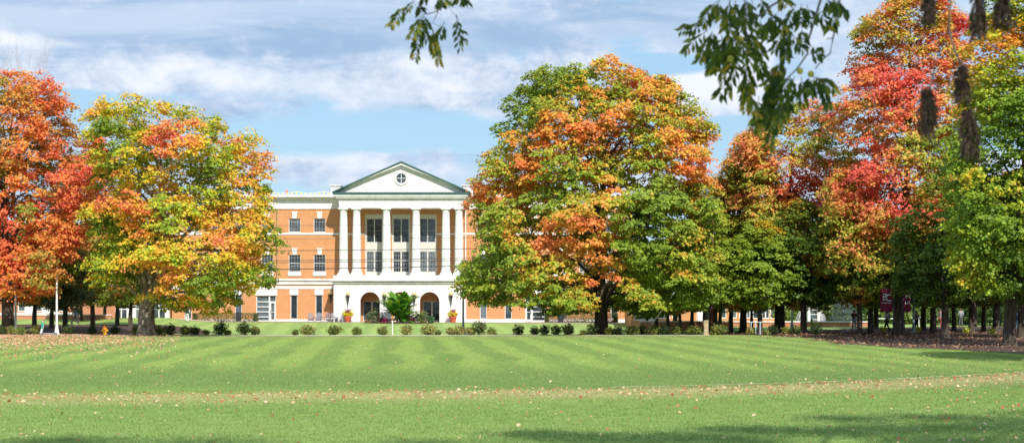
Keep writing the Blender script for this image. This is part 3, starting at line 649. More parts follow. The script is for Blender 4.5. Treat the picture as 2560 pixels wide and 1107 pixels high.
# wing entrance doors
def wing_door(flip):
    w, h = dw, DZ[1]-DZ[0]; f = MB(); s_ = -1 if flip else 1
    X = lambda a: s_*a
    def bx_(a, b, z0, z1, y0=-.05, y1=.05): f.box(min(X(a),X(b)), max(X(a),X(b)), y0, y1, z0, z1)
    bx_(-w/2, -w/2+.09, 0, h); bx_(w/2-.09, w/2, 0, h); bx_(-w/2+.09, w/2-.09, h-.09, h); bx_(w*.12, w*.12+.16, 0, h-.09)
    for k in (.19,.38,.57,.76): bx_(-w/2+.09, w*.12, h*k-.045, h*k+.045, -.045, .045)
    bx_(-w/2+.09, w*.12, 0, .18, -.045, .045); bx_(w*.12+.16, w/2-.09, h*.76-.05, h*.76+.05, -.045, .045)
    o = f.build('door', M_white, BL); g = MB(); g.box(-w/2+.06, w/2-.06, .06, .08, .03, h-.05); g.build('pane', M_glass, o)
    d = MB(); a0, a1 = w*.12+.19, w/2-.12
    def dx(a, b, z0, z1): d.box(min(X(a),X(b)), max(X(a),X(b)), -.08, -.02, z0, z1)
    dx(a0, a0+.09, .03, h*.74); dx(a1-.09, a1, .03, h*.74); dx(a0+.09, a1-.09, .03, .28); dx(a0+.09, a1-.09, h*.74-.1, h*.74); dx(a0+.09, a1-.09, h*.36, h*.36+.05)
    d.build('door_leaf', M_white, o); hnd = MB(); hnd.tube([(X(a0+.05),-.13,.95),(X(a0+.05),-.13,1.35)], .02, 6); hnd.build('handle', M_dark, o)
    return o
for i, c in enumerate(doorc): put(wing_door(i), True, wx(c), DW+.16, DZ[0])
# double doors inside the arches
def arch_door():
    w, h = adw-.04, ah[0][3]-ah[0][2]; f = MB(); fr = .1
    f.box(-w/2,-w/2+fr,-.06,.06,0,h); f.box(w/2-fr,w/2,-.06,.06,0,h); f.box(-w/2+fr,w/2-fr,-.06,.06,h-fr,h); f.box(-.1,.1,-.05,.06,0,h-fr); f.box(-w/2+fr,-.1,-.05,.05,0,.2); f.box(.1,w/2-fr,-.05,.05,0,.2)
    o = f.build('door', M_sur, BL); g = MB(); g.box(-w/2+.05,w/2-.05,.0,.02,.1,h-.05); g.build('pane', M_glass, o)
    hd = MB(); hd.tube([(-.16,-.12,.9),(-.16,-.12,1.3)], .02, 6); hd.tube([(.16,-.12,.9),(.16,-.12,1.3)], .02, 6); hd.build('handle', M_dark, o); return o
ad = arch_door()
for i, c in enumerate(adoor): put(ad, i==0, px_(c), DW-.5+.15, GB+.06)
# portico base block with three arches
mb = MB(); L0, L1 = px_(835), px_(1165); TOP = pz(708); yf, yk = DP-.4, DW-.52
archc = [px_(925.7), px_(1001.5), px_(1074.5)]; ar = 24.5/F*DP; spr_ = pz(754); NA = 14
def arch_face(y):
    xa = L0
    for c in archc:
        mb.quad((xa,y,GB-1),(c-ar,y,GB-1),(c-ar,y,TOP),(xa,y,TOP)); xa = c+ar
        for k in range(NA):
            t0, t1 = math.pi*(1-k/NA), math.pi*(1-(k+1)/NA)
            p0 = (c+ar*math.cos(t0), spr_+ar*math.sin(t0)); p1 = (c+ar*math.cos(t1), spr_+ar*math.sin(t1))
            mb.quad((p0[0],y,p0[1]),(p1[0],y,p1[1]),(p1[0],y,TOP),(p0[0],y,TOP))
    mb.quad((xa,y,GB-1),(L1,y,GB-1),(L1,y,TOP),(xa,y,TOP))
ybk = yf+.9
arch_face(yf); arch_face(ybk)
for c in archc:
    for s_ in (-1, 1): mb.quad((c+s_*ar,yf,GB-1),(c+s_*ar,ybk,GB-1),(c+s_*ar,ybk,spr_),(c+s_*ar,yf,spr_))
    for k in range(NA):
        t0, t1 = math.pi*(1-k/NA), math.pi*(1-(k+1)/NA)
        p0 = (c+ar*math.cos(t0), spr_+ar*math.sin(t0)); p1 = (c+ar*math.cos(t1), spr_+ar*math.sin(t1))
        mb.quad((p0[0],yf,p0[1]),(p0[0],ybk,p0[1]),(p1[0],ybk,p1[1]),(p1[0],yf,p1[1]))
mb.quad((L0,yf,GB-1),(L0,DW+.1,GB-1),(L0,DW+.1,TOP),(L0,yf,TOP)); mb.quad((L1,yf,GB-1),(L1,DW+.1,GB-1),(L1,DW+.1,TOP),(L1,yf,TOP))
for k, z in enumerate([GB+.35]): mb.box(L0-.06, archc[0]-ar-.02, yf-.06, yf+.1, GB-1, z); mb.box(archc[0]+ar+.02, archc[1]-ar-.02, yf-.06, yf+.1, GB-1, z); mb.box(archc[1]+ar+.02, archc[2]-ar-.02, yf-.06, yf+.1, GB-1, z); mb.box(archc[2]+ar+.02, L1+.06, yf-.06, yf+.1, GB-1, z)
bpart(mb, 'portico_base', M_stone)
# fine joints of the ashlar
mb = MB(); mj = mat('ashlar_joint', (.60,.55,.50), .9)
for k in range(1, 8):
    z = GB+.35 + (TOP-GB-.35)*k/8
    for xa, xb in ((L0, archc[0]-ar), (archc[0]+ar, archc[1]-ar), (archc[1]+ar, archc[2]-ar), (archc[2]+ar, L1)):
        e = 0
        if z > spr_:
            if z > spr_+ar+.1: 
                if xa == L0: mb.box(L0+.01, L1-.01, yf-.006, yf+.01, z-.012, z+.012)
                continue
            e = ar - math.sqrt(max(0, ar*ar-(z-spr_)**2))
        mb.box(xa - (e if xa != L0 else 0)+.03, xb + (e if xb != L1 else 0)-.03, yf-.006, yf+.01, z-.012, z+.012)
bpart(mb, 'ashlar_joint', mj)
mb = MB(); mb.box(L0-.15, L1+.15, yf-.2, DW-.02, TOP, pz(704.5)); mb.box(L0-.35, L1+.35, yf-.42, DW-.02, pz(702.5), pz(699)); mb.box(L0-.02, L1+.02, yf-.1, DW-.02, pz(699), pz(688))
bpart(mb, 'ledge', M_cap)
mb = MB(); mb.box(L0-.2, L1+.2, yf-.24, DW-.02, pz(704.5), pz(702.5)); bpart(mb, 'ledge_shade_line', M_shade_pipe)  # shading line below the ledge moulding, painted as a dark strip
mb = MB(); mb.box(L0+.1, L1-.1, yf+.95, DW-.55, GB-.5, GB+.04); bpart(mb, 'porch_floor', M_pave)
# columns
ch0, ch1 = pz(688), pz(520)
H = ch1-ch0
def column():
    c = MB(); c.box(-.68,.68,-.68,.68,0,.16); c.lathe([(.66,.16),(.68,.24),(.64,.32),(.56,.36),(.56,.44),(.585,.48),(.50,.58),(.49,.9),(.49,H*.35),(.475,H*.55),(.44,H*.78),(.405,H-.62),(.41,H-.56),(.45,H-.54),(.45,H-.48),(.405,H-.46),(.41,H-.30),(.50,H-.16),(.53,H-.14)], n=32)
    c.box(-.56,.56,-.56,.56,H-.14,H); return c.build('column', M_white, BL)
col0 = column()
for i, p_ in enumerate([858.4, 891.2, 966, 1040, 1114.5, 1147.3]): put(col0, i==0, px_(p_), DP+.25, ch0)
# entablature of the portico
eL, eR = px_(847.5), px_(1158.5)
mb = MB(); mb.box(eL+.04, eR-.04, DP-.22, DW-.1, ch1, pz(509)); mb.box(eL, eR, DP-.26, DW-.1, pz(509), pz(499)); mb.box(eL-.12, eR+.12, DP-.40, DW-.1, pz(499), pz(495.5)); mb.box(eL-.3, eR+.3, DP-.62, DW-.1, pz(495.5), pz(491.5)); mb.box(eL-.5, eR+.5, DP-.74, DW-.1, pz(491.5), pz(487.2))
bpart(mb, 'entablature', M_stone)
mb = MB(); mb.box(eL-.62, eR+.62, DP-.82, DW+2, pz(487.2), pz(481.5)); bpart(mb, 'gutter', M_green)
# pediment
ax, ay_ = px_(1004), pz(406); lx0, rx0, ez = px_(832), px_(1176), pz(481.5)
mb = MB(); sl = (ay_-ez)/(ax-lx0)
mb.prism([(lx0+.35, ez), (rx0-.35, ez), (ax, ay_-.16)], DP-.2, DW+1.5)
bpart(mb, 'pediment', M_cream)
mb = MB()
def rake(t0, t1, y0, y1, m_):
    for s_, xe in ((-1, lx0), (1, rx0)):
        m_.prism([(xe, ez-t0), (ax, ay_-t0), (ax, ay_-t1), (xe, ez-t1)] if s_ < 0 else [(ax, ay_-t0), (xe, ez-t0), (xe, ez-t1), (ax, ay_-t1)], y0, y1)
rake(.10, .36, DP-.72, DP-.1, mb); rake(.36, .60, DP-.45, DP-.1, mb)
# keep raking mouldings above the eaves line
mb.v = [(x, y, max(z, ez+.002)) for x, y, z in mb.v]
bpart(mb, 'raking_cornice', M_stone)
mb = MB(); rake(-.08, .10, DP-.82, DW+9, mb); mb.v = [(x, y, max(z, ez-.28)) for x, y, z in mb.v]; bpart(mb, 'pediment_roof', M_green)
# round window
rc = (px_(1003.5), pz(446)); 
def disc_ring(r0, r1, y0, y1, n=36):
    m_ = MB(); vs = []
    for k in range(n):
        t = 2*math.pi*k/n; c_, s_ = math.cos(t), math.sin(t)
        vs += [(rc[0]+r0*c_, y0, rc[1]+r0*s_), (rc[0]+r1*c_, y0, rc[1]+r1*s_), (rc[0]+r1*c_, y1, rc[1]+r1*s_), (rc[0]+r0*c_, y1, rc[1]+r0*s_)]
    m_.add(vs, [(4*k+a, 4*((k+1)%n)+a, 4*((k+1)%n)+(a+1)%4, 4*k+(a+1)%4) for k in range(n) for a in range(4)]); return m_
rw = bpart(disc_ring(.56, .80, DP-.30, DP-.19), 'round_window', M_stone)
g_ = MB(); vs = [(rc[0]+.57*math.cos(2*math.pi*k/32), DP-.215, rc[1]+.57*math.sin(2*math.pi*k/32)) for k in range(32)]; g_.add(vs, [tuple(range(32))]); bpart(g_, 'pane', M_glass, rw)
g_ = MB(); g_.box(rc[0]-.03, rc[0]+.03, DP-.25, DP-.22, rc[1]-.55, rc[1]+.55); g_.box(rc[0]-.55, rc[0]-.03, DP-.25, DP-.22, rc[1]-.03, rc[1]+.03); g_.box(rc[0]+.03, rc[0]+.55, DP-.25, DP-.22, rc[1]-.03, rc[1]+.03); bpart(g_, 'glazing_bar', M_white, rw)
# porch ceiling
mb = MB(); mb.box(L0+.02, L1-.02, yf+.92, DW-.52, TOP-.06, TOP-.01); bpart(mb, 'porch_ceiling', M_soffit)
# downpipes
mb = MB(); mb.tube([(wx(692), DW-.07, wz(697)), (wx(692), DW-.07, wz(499))], .05, 6); bpart(mb, 'downpipe', M_shade_pipe)
mb = MB(); mb.tube([(wx(1164), DW-.16, wz(696)), (wx(1164), DW-.16, wz(500))], .075, 8); bpart(mb, 'downpipe', M_white)
# wall lanterns on the portico and beside it
M_globe = mat('opal_globe', (.85,.62,.30), .3)
def lantern():
    t = MB(); t.lathe([(.02,-1.1),(.06,-.85),(.09,-.5),(.14,-.2),(.20,-.12),(.20,-.04),(.1,0)], n=12); t.box(-.07,.07,0,.32,-.6,-.2)
    o = t.build('wall_lantern', M_dark); g = MB(); g.sphere((0,0,.24), .25, 14, 10); g.build('globe', M_globe, o); return o
lan = lantern(); LN = ['white portico wall left of the three arches', 'pier between the left and middle arches', 'pier between the middle and right arches', 'white portico wall right of the three arches']
for i, p_ in enumerate([871.7, 963, 1037, 1128.6]):
    o = lan if i == 0 else copy_tree(lan); o.location = (px_(p_), yf-.33, pz(739)); tag(o, 'torch-shaped wall lantern with round globe on the ' + LN[i], 'lantern', 'wall lanterns on the portico')
o = copy_tree(lan); o.location = (wx(827), DW-.34, wz(736)); tag(o, 'wall lantern with round globe on the orange brick beside the portico', 'lantern')
mb = MB(); mb.box(wx(826), wx(834), DW-.03, DW-.005, wz(748), wz(739)); tag(mb.build('wall_sign', mat('sign_plate', (.35,.33,.33), .5)), 'small grey plaque on the brick below the lantern left of the portico', 'sign')
# bins
def litter_bin():
    b = MB(); b.lathe([(.27,0),(.30,.04),(.31,.95),(.34,.97),(.34,1.04),(.22,1.10),(.20,1.04)], n=16); return b.build('litter_bin', M_dark)
b0 = litter_bin(); b0.location = (px_(595), 182.4, GB+.08); tag(b0, 'dark round litter bin standing before the hedge left of the portico', 'bin', 'litter bins along the facade')
b1 = copy_tree(b0); b1.location = (px_(1402), 182.4, GB-.15); tag(b1, 'dark round litter bin standing before the hedge right of the portico', 'bin', 'litter bins along the facade')
# pennant string and marker on the flat roof
pr = empty('pennant_string', (wx(720), DW+1, ROOF), 0, 'string of small yellow pennants along the roof edge left of the pediment', 'bunting')
off = tuple(pr.location); mb = MB(); pts = [(wx(600+i*23), DW+1, wz(480)+ .12*math.cos(i*2.1)) for i in range(11)]; mb.tube(pts, .02, 5); mb.build('cord', M_white, pr, off=off)
my = mat('yellow_pennant', (.75,.62,.12), .7)
for i in range(20):
    f = i/20*10; a = int(f); x = pts[a][0]+(pts[a+1][0]-pts[a][0])*(f-a); z = pts[a][2]+(pts[a+1][2]-pts[a][2])*(f-a)
    mb = MB(); mb.prism([(x-.13, z-.03), (x+.13, z-.03), (x+.02, z-.36)], DW+.99, DW+1.01); mb.build('pennant', my, pr, off=off)
mb = MB(); mb.box(wx(711), wx(715), DW+1.2, DW+1.4, ROOF+.12, wz(475)); mb.prism([(wx(710), wz(476)), (wx(716), wz(476)), (wx(713), wz(471.5))], DW+1.19, DW+1.41); tag(mb.build('roof_marker', mat('orange_plastic', (.8,.18,.05), .5)), 'small orange marker post on the roof edge among the pennants', 'marker')
#FACADE_OBJECTS
# ------------------------------------------------------------------ hedges
def bush_leaves(name, c, rx, ry, rz, n, leaf, cols, parent=None, m=M_leaf, seed=0, boxy=False, up=.4, loc=(0,0,0)):
    r = np.random.default_rng(seed); 
    if boxy:
        p = r.uniform(-1,1,(n,3)); ax_ = r.integers(0,3,n); sg = np.where(r.random(n)<.5,-1,1); k = r.random(n)<.85
        for a in range(3): p[k&(ax_==a), a] = sg[k&(ax_==a)]*r.uniform(.9,1.02,(k&(ax_==a)).sum())
        nr = p.copy()
    else:
        p = r.normal(size=(n,3)); p /= np.linalg.norm(p,axis=1,keepdims=True); nr = p.copy()
        lob = .52+.9*vnoise(p*2.2+seed*3.3+9, 1.5); p = p*(r.random((n,1))**.35)*lob[:,None]
    pos = np.array(c) + p*np.array([rx,ry,rz]); nr = nr*.6 + r.normal(size=(n,3))*.5 + np.array([0,-.1,up])
    v = .5 + .9*(vnoise(pos+seed*7.7+30, 2.2)-.5)*1.2 + r.normal(0,.18,n)
    return leaf_mesh(name, pos, nr, leaf*r.uniform(.7,1.3,n), ramp(v, cols)*r.uniform(.75,1.15,(n,1)), m, parent, loc)
HC = [(0,(.06,.11,.03)),(.5,(.13,.17,.05)),(.8,(.24,.22,.08)),(1,(.32,.20,.10))]
for i, (a, b, lab) in enumerate([(478, 638, 'long clipped green hedge against the brick wall left of the portico'), (1364, 1545, 'long clipped green hedge against the brick wall right of the portico')]):
    x0, x1 = px_(a), px_(b); xc = (x0+x1)/2; z0 = GB+.05
    bush_leaves('hedge', (0,0,.5), (x1-x0)/2, .55, .52, 9000, .10, HC, boxy=True, seed=40+i, loc=(xc, 183.4, z0-.02)); tag(bpy.context.scene.objects[-1] if False else col.objects[-1], lab, 'hedge', 'clipped hedges along the facade')
# ------------------------------------------------------------------ adirondack chairs, planters, flower bed
def adirondack(cm):
    root = empty('adirondack_chair', (0,0,0))
    s = MB()
    for k in range(5): s.add([(-.27,-.32+k*.12,.36-k*.03),(.27,-.32+k*.12,.36-k*.03),(.27,-.22+k*.12,.335-k*.03),(-.27,-.22+k*.12,.335-k*.03),(-.27,-.32+k*.12,.335-k*.03),(.27,-.32+k*.12,.335-k*.03),(.27,-.22+k*.12,.31-k*.03),(-.27,-.22+k*.12,.31-k*.03)], [(0,3,2,1),(4,5,6,7),(0,1,5,4),(1,2,6,5),(2,3,7,6),(3,0,4,7)])
    s.build('seat', cm, root); b = MB()
    for k in range(5):
        x = -.26+k*.13; h = .80 + .16*math.cos((k-2)*.7); a = .16
        b.add([(x-.055,.22,.22),(x+.055,.22,.22),(x+.055,.24,.22),(x-.055,.24,.22),(x-.055,.22+a*2,h+.14),(x+.055,.22+a*2,h+.14),(x+.055,.24+a*2,h+.14),(x-.055,.24+a*2,h+.14)], [(0,3,2,1),(4,5,6,7),(0,1,5,4),(1,2,6,5),(2,3,7,6),(3,0,4,7)])
    b.build('backrest', cm, root)
    for sx in (-1,1):
        m_ = MB(); m_.box(sx*.36-.07, sx*.36+.07, -.36, .36, .56, .585); m_.build('armrest', cm, root)
        m_ = MB(); m_.box(sx*.31-.015, sx*.31+.015, -.32, -.22, 0, .56); m_.build('leg', cm, root)
        m_ = MB(); m_.box(sx*.31-.015, sx*.31+.015, .25, .35, 0, .56); m_.build('leg', cm, root)
    return root
M_ad1 = mat('mauve_plastic', (.24,.17,.17), .6); M_ad2 = mat('grey_plastic', (.20,.21,.24), .6); M_ad3 = mat('pale_plastic', (.42,.43,.45), .6)
a1, a2, a3 = adirondack(M_ad1), adirondack(M_ad2), adirondack(M_ad3)
lb = ['mauve brown slatted garden chair, leftmost of the row outside the brick wall', 'dark grey slatted garden chair before the narrow window left of the portico', 'mauve brown slatted garden chair beside the low white table', 'dark grey slatted garden chair against the corner of portico and brick wing', 'pale grey slatted garden chair next to the left flower pot']
cp = [(779.5,a1,0,12),(797.5,a2,0,-5),(818,a1,1,-18),(838,a2,1,14),(857.5,a3,0,-28)]
for (p_, pr_, cpy, an), l_ in zip(cp, lb):
    o = copy_tree(pr_) if cpy else pr_; y_ = 181.2 if p_ < 840 else 180.6; o.location = (px_(p_), y_, GB+.06); o.rotation_euler.z = R(an); tag(o, l_, 'garden chair', 'garden chairs in a row outside the building')
t_ = empty('side_table', (px_(829), 180.3, GB+.06), 0, 'low white garden table between the mauve and grey garden chairs', 'table')
m_ = MB(); m_.box(-.55,.55,-.28,.28,.40,.44); m_.build('table_top', M_white, t_)
for sx in (-1,1):
    for sy in (-1,1): m_ = MB(); m_.box(sx*.48-.03, sx*.48+.03, sy*.22-.03, sy*.22+.03, 0, .40); m_.build('leg', M_white, t_)
FL_Y = [(0,(.30,.40,.03)),(.35,(.75,.68,.04)),(.7,(.85,.70,.03)),(1,(.55,.55,.05))]
FL_P = [(0,(.30,.03,.12)),(.5,(.55,.06,.22)),(1,(.65,.25,.35))]
def arch_blades(name, n, length, spread, cols, parent, base, seed, width=.05, arch=.5, tilt=.35, loc=(0,0,0)):
    r = np.random.default_rng(seed); mb_v = []; f = []; cc = []
    for i in range(n):
        a = r.uniform(0, 6.28); t0 = tilt*r.uniform(.3,1.4); Ln = length*r.uniform(.6,1.1); w = width*r.uniform(.7,1.3); c = ramp(np.array([r.random()]), cols)[0]*r.uniform(.8,1.1)
        b0 = Vector(base)+Vector((math.cos(a),math.sin(a),0))*spread*r.random(); d = Vector((math.cos(a),math.sin(a),0)); sdir = Vector((-math.sin(a),math.cos(a),0)); m_ = 6
        p = b0.copy(); st = len(mb_v); th = math.pi/2-t0
        for k in range(m_+1):
            q = k/m_; ww_ = w*max(.06, math.sin(math.pi*min(1, q*.85+.12))**.8)
            mb_v += [p-sdir*ww_+Vector((0,0,.25*ww_)), p.copy(), p+sdir*ww_+Vector((0,0,.25*ww_))]; cc += [c]*3
            p = p + (d*math.cos(th)+Vector((0,0,math.sin(th))))*Ln/m_; th -= arch*(.3+q)*1.1
        for k in range(m_):
            for h_ in (0,1): s0 = st+3*k+h_; f.append((s0, s0+1, s0+4, s0+3))
    me = bpy.data.meshes.new(name); me.from_pydata([tuple(v) for v in mb_v], [], f); at_ = me.color_attributes.new('Col', 'FLOAT_COLOR', 'POINT')
    at_.data.foreach_set('color', np.concatenate([np.array(cc), np.ones((len(cc),1))], 1).astype(np.float32).ravel()); me.polygons.foreach_set('use_smooth', [True]*len(f))
    return link_mesh(me, name, parent, loc, M_leaf)
def planter(x, y, lab, seed):
    root = empty('flower_pot', (x, y, GB+.02), 0, lab, 'flower pot', 'flower pots flanking the portico')
    m_ = MB(); m_.lathe([(.24,0),(.27,.03),(.36,.50),(.42,.52),(.43,.70),(.38,.71),(.36,.62)], n=24); m_.build('pot', M_terr, root)
    for k in range(2): m_ = MB(); m_.lathe([(.30+.05*k,.20+.2*k),(.325+.05*k,.215+.2*k),(.30+.05*k,.235+.2*k)], n=24); m_.build('band', M_terr, root)
    bush_leaves('flowers', (0,0,.98), .62, .5, .34, 900, .12, FL_Y, root, seed=seed); o = bush_leaves('flowers', (.02,-.2,1.18), .24, .24, .22, 220, .11, FL_P, root, seed=seed+1); o['label'] = 'pink flowers'
    arch_blades('grass_plume', 70, 1.0, .08, [(0,(.16,.05,.06)),(.6,(.30,.12,.12)),(1,(.45,.28,.24))], root, (0,.1,.9), seed+2, .018, .35, .35)
planter(px_(872.5), 180.6, 'red terracotta pot of yellow and pink flowers left of the arches', 61); planter(px_(1133.5), 180.6, 'red terracotta pot of yellow and pink flowers right of the arches', 71)
# large tropical plant in front of the middle arch, with its companions
def ban(name, px1, py1, dist, n, Ln, w, lab, seed, cols, tilt=.55, arch=.28, spread=.5, cat='plant'):
    o = arch_blades(name, n, Ln, spread, cols, None, (0,0,0), seed, w, arch, tilt); o.location = (PX(px1, dist), dist, GB); tag(o, lab, cat); return o
BG = [(0,(.05,.16,.025)),(.4,(.10,.28,.03)),(.8,(.22,.40,.04)),(1,(.35,.48,.06))]
bn = empty('banana_plant', (PX(1000,177.5), 177.5, GB-.1), 0, 'huge bright green leafy tropical plant hiding the middle arch', 'plant')
for k in range(5): m_ = MB(); a = k*1.26; m_.tube([(math.cos(a)*.35,math.sin(a)*.3,0),(math.cos(a)*.5,math.sin(a)*.4,1.6)], [.12,.06], 8); m_.build('stem', mat('stem_green', (.20,.22,.06), .7, var=.2), bn)
for k in range(6):
    arch_blades('foliage', 24, 2.75-.2*(k%2), .6, BG, bn, (.75*math.cos(k*1.1)*(.4+k*.1), .35*math.sin(k*1.3), .35+.26*k), 80+k, .27, .24, 1.15-.13*k)
def clump_plant(name, x, dist, rx, rz, n, leaf, cols, lab, seed, cat='plant', blades=None):
    o = bush_leaves(name, (0,0,rz*.8), rx, rx*.8, rz, n, leaf, cols, seed=seed, loc=(PX(x,dist), dist, GB-.1)); tag(o, lab, cat, 'plants in the bed before the portico')
MAG = [(0,(.10,.01,.04)),(.5,(.30,.02,.10)),(1,(.50,.05,.18))]; PUR = [(0,(.07,.03,.035)),(.5,(.14,.07,.07)),(1,(.26,.16,.14))]; GG = [(0,(.10,.14,.07)),(.5,(.22,.27,.15)),(.85,(.30,.30,.16)),(1,(.5,.25,.12))]; TER=[(0,(.30,.07,.03)),(.5,(.45,.13,.06)),(1,(.2,.2,.05))]
for a in [('flowering_plant',930,177.8,.75,.85,900,.16,GG,'grey green plant with orange flowers in front of the left arch',91),
          ('flowering_plant',918,177.2,.35,.28,260,.12,TER,'low rust coloured plant at the left end of the planted bed',92),
          ('flowering_plant',950,177.9,.6,.65,600,.13,PUR,'dark purple plant left of the huge tropical plant',93),
          ('flowering_plant',962,176.9,.46,.38,420,.14,MAG,'magenta plant low on the left of the huge tropical plant',94),
          ('flowering_plant',1030,176.9,.32,.42,340,.14,MAG,'magenta plant low on the right of the huge tropical plant',95),
          ('flowering_plant',1045,177.9,.5,.8,520,.13,PUR,'dark purple plant right of the huge tropical plant',96),
          ('flowering_plant',1060,177.8,.55,.85,620,.15,GG,'grey green plant with rusty flowers in front of the right arch',97),
          ('flowering_plant',1077,177.5,.4,.5,300,.20,[(0,(.08,.20,.10)),(1,(.25,.38,.22))],'blue green broad-leaved plant at the right end of the planted bed',98)]: clump_plant(*a)
m_ = MB(); m_.lathe([(4.0,0),(3.8,.08),(2.5,.16),(.02,.2)], n=40); m_.v = [(x, y*.5, z) for x, y, z in m_.v]; o = m_.build('planting_bed', M_mulch, loc=(PX(998,177.4), 177.4, gz(PX(998,177.4),177.4)-.05)); tag(o, kind='structure')
# ------------------------------------------------------------------ low wings left and right
def gbox_win(mb_, x0, x1, z0, z1, y): pass
def low_building(name, D, x0, x1, ytop, zbase, openings, lab, m, dep=9):
    root = empty(name, (PX((x0+x1)/2, D), D, zbase), 0, lab, 'building'); off = tuple(root.location)
    X0, X1, ZT = PX(x0,D), PX(x1,D), PZ(ytop,D)
    hs = [(PX(a,D), PX(b,D), PZ(d,D), PZ(c,D)) for a, b, c, d, *_ in openings]
    mb = MB(); wall_holes(mb, X0, X1, zbase-1, ZT, D, hs, .2); mb.quad((X0,D,zbase-1),(X0,D+dep,zbase-1),(X0,D+dep,ZT),(X0,D,ZT)); mb.quad((X1,D,zbase-1),(X1,D+dep,zbase-1),(X1,D+dep,ZT),(X1,D,ZT)); mb.quad((X0,D+dep,zbase-1),(X1,D+dep,zbase-1),(X1,D+dep,ZT),(X0,D+dep,ZT))
    mb.build('wall', m, root, off=off)
    mb = MB(); mb.box(X0-.3, X1+.3, D-.4, D+dep+.3, ZT, ZT+.45); mb.build('roof', M_stone, root, off=off)
    for (h, op) in zip(hs, openings):
        nm = op[4]; nv, nh = op[5], op[6]; w, hh = h[1]-h[0], h[3]-h[2]; fr = .09; f = MB()
        f.box(h[0],h[0]+fr,D+.04,D+.16,h[2],h[3]); f.box(h[1]-fr,h[1],D+.04,D+.16,h[2],h[3]); f.box(h[0]+fr,h[1]-fr,D+.04,D+.16,h[3]-fr,h[3]); f.box(h[0]+fr,h[1]-fr,D+.04,D+.16,h[2],h[2]+fr)
        for k in range(1, nv): x = h[0]+w*k/nv; f.box(x-.06,x+.06,D+.05,D+.15,h[2]+fr,h[3]-fr)
        for k in range(1, nh): z = h[2]+hh*k/nh; f.box(h[0]+fr,h[1]-fr,D+.055,D+.145,z-.05,z+.05)
        o = f.build(nm, M_white, root, off=off); g = MB(); g.box(h[0]+.05,h[1]-.05,D+.12,D+.14,h[2]+.05,h[3]-.05); g.build('pane', M_glass, o, off=(0,0,0) if False else off)
    return root, off
lw, lo_ = low_building('low_brick_wing', 187, -60, 429, 560, GB+.2, [(45,63,748,778,'window',1,2),(84,106,748,778,'window',1,2),(146,166,748,778,'window',1,2),(10,28,748,778,'window',1,2),(-30,-12,748,778,'window',1,2),
      (288,318,742,803,'door',2,2),(338,356,742,803,'door',1,2),(380,414,742,803,'door',2,2)], 'lower red brick wing with white framed windows behind the left hand trees', M_brickl)
mb = MB()
for a, b in ((62,84),(106,146),(318,338),(356,380),(414,424)): mb.box(PX(a,187), PX(b,187), 186.9, 186.99, PZ(781 if a < 200 else 800,187), PZ(744,187))
mb.box(PX(-40,187), PX(190,187), 186.88, 186.985, PZ(784.5,187), PZ(781,187)); mb.build('white_panel', M_white, lw, off=lo_)
rw_, ro_ = low_building('low_brick_wing', 168, 1577, 1742, 745, -.05, [(1585,1606,779,800,'window',2,2),(1606.5,1640,779,800,'window',3,2),(1645,1676,781,796,'window',2,1),(1680,1700,781,796,'window',1,1)], 'low brick link with white framed glazing right of the columned building', M_brick)
r2_, ro2 = low_building('classroom_block', 172, 1790, 1946, 728, -.1, [(1800,1816,762,795,'window',1,1),(1828,1842,770,795,'window',1,1),(1848,1858,760,795,'window',1,1),(1866,1876,772,795,'window',1,1),(1882,1896,760,796,'window',1,1),(1904,1924,760,796,'window',2,1),(1926,1940,768,796,'window',1,1)], 'low brick block with tall white framed windows left of the greenhouse', M_brick)
mb = MB(); mb.box(PX(1742,170), PX(1758,170), 170, 170.3, -.2, PZ(772,170)); mb.box(PX(1744,170), PX(1747,170), 169.9, 170, -.2, PZ(774,170)); tag(mb.build('white_panel_wall', M_white), 'bright white wall panel beside the low brick link', 'wall')
# low brick walls with a white coping
def low_wall(pts_, h, lab, th=.4):
    root = empty('garden_wall', (*pts_[0][:2], gz(*pts_[0][:2])), 0, lab, 'wall'); off = tuple(root.location); w = MB(); c = MB()
    for (a, b) in zip(pts_[:-1], pts_[1:]):
        w.add([(a[0],a[1],a[2]-.6),(b[0],b[1],b[2]-.6),(b[0],b[1]+th,b[2]-.6),(a[0],a[1]+th,a[2]-.6),(a[0],a[1],a[2]+h),(b[0],b[1],b[2]+h),(b[0],b[1]+th,b[2]+h),(a[0],a[1]+th,a[2]+h)], [(0,3,2,1),(4,5,6,7),(0,1,5,4),(1,2,6,5),(2,3,7,6),(3,0,4,7)])
        c.add([(a[0],a[1]-.08,a[2]+h),(b[0],b[1]-.08,b[2]+h),(b[0],b[1]+th+.08,b[2]+h),(a[0],a[1]+th+.08,a[2]+h),(a[0],a[1]-.08,a[2]+h+.11),(b[0],b[1]-.08,b[2]+h+.11),(b[0],b[1]+th+.08,b[2]+h+.11),(a[0],a[1]+th+.08,a[2]+h+.11)], [(0,3,2,1),(4,5,6,7),(0,1,5,4),(1,2,6,5),(2,3,7,6),(3,0,4,7)])
    w.build('brickwork', M_brickl, root, off=off); c.build('coping', M_stone, root, off=off)
low_wall([(PX(1600,152),152,0),(PX(1900,150),150,0),(PX(2175,149),149,0)], .42, 'low brick wall with white coping before the greenhouse and low blocks')
low_wall([(PX(-60,176),176,.38),(PX(278,176),176,.38)], .42, 'low brick wall with white coping on the left lawn')
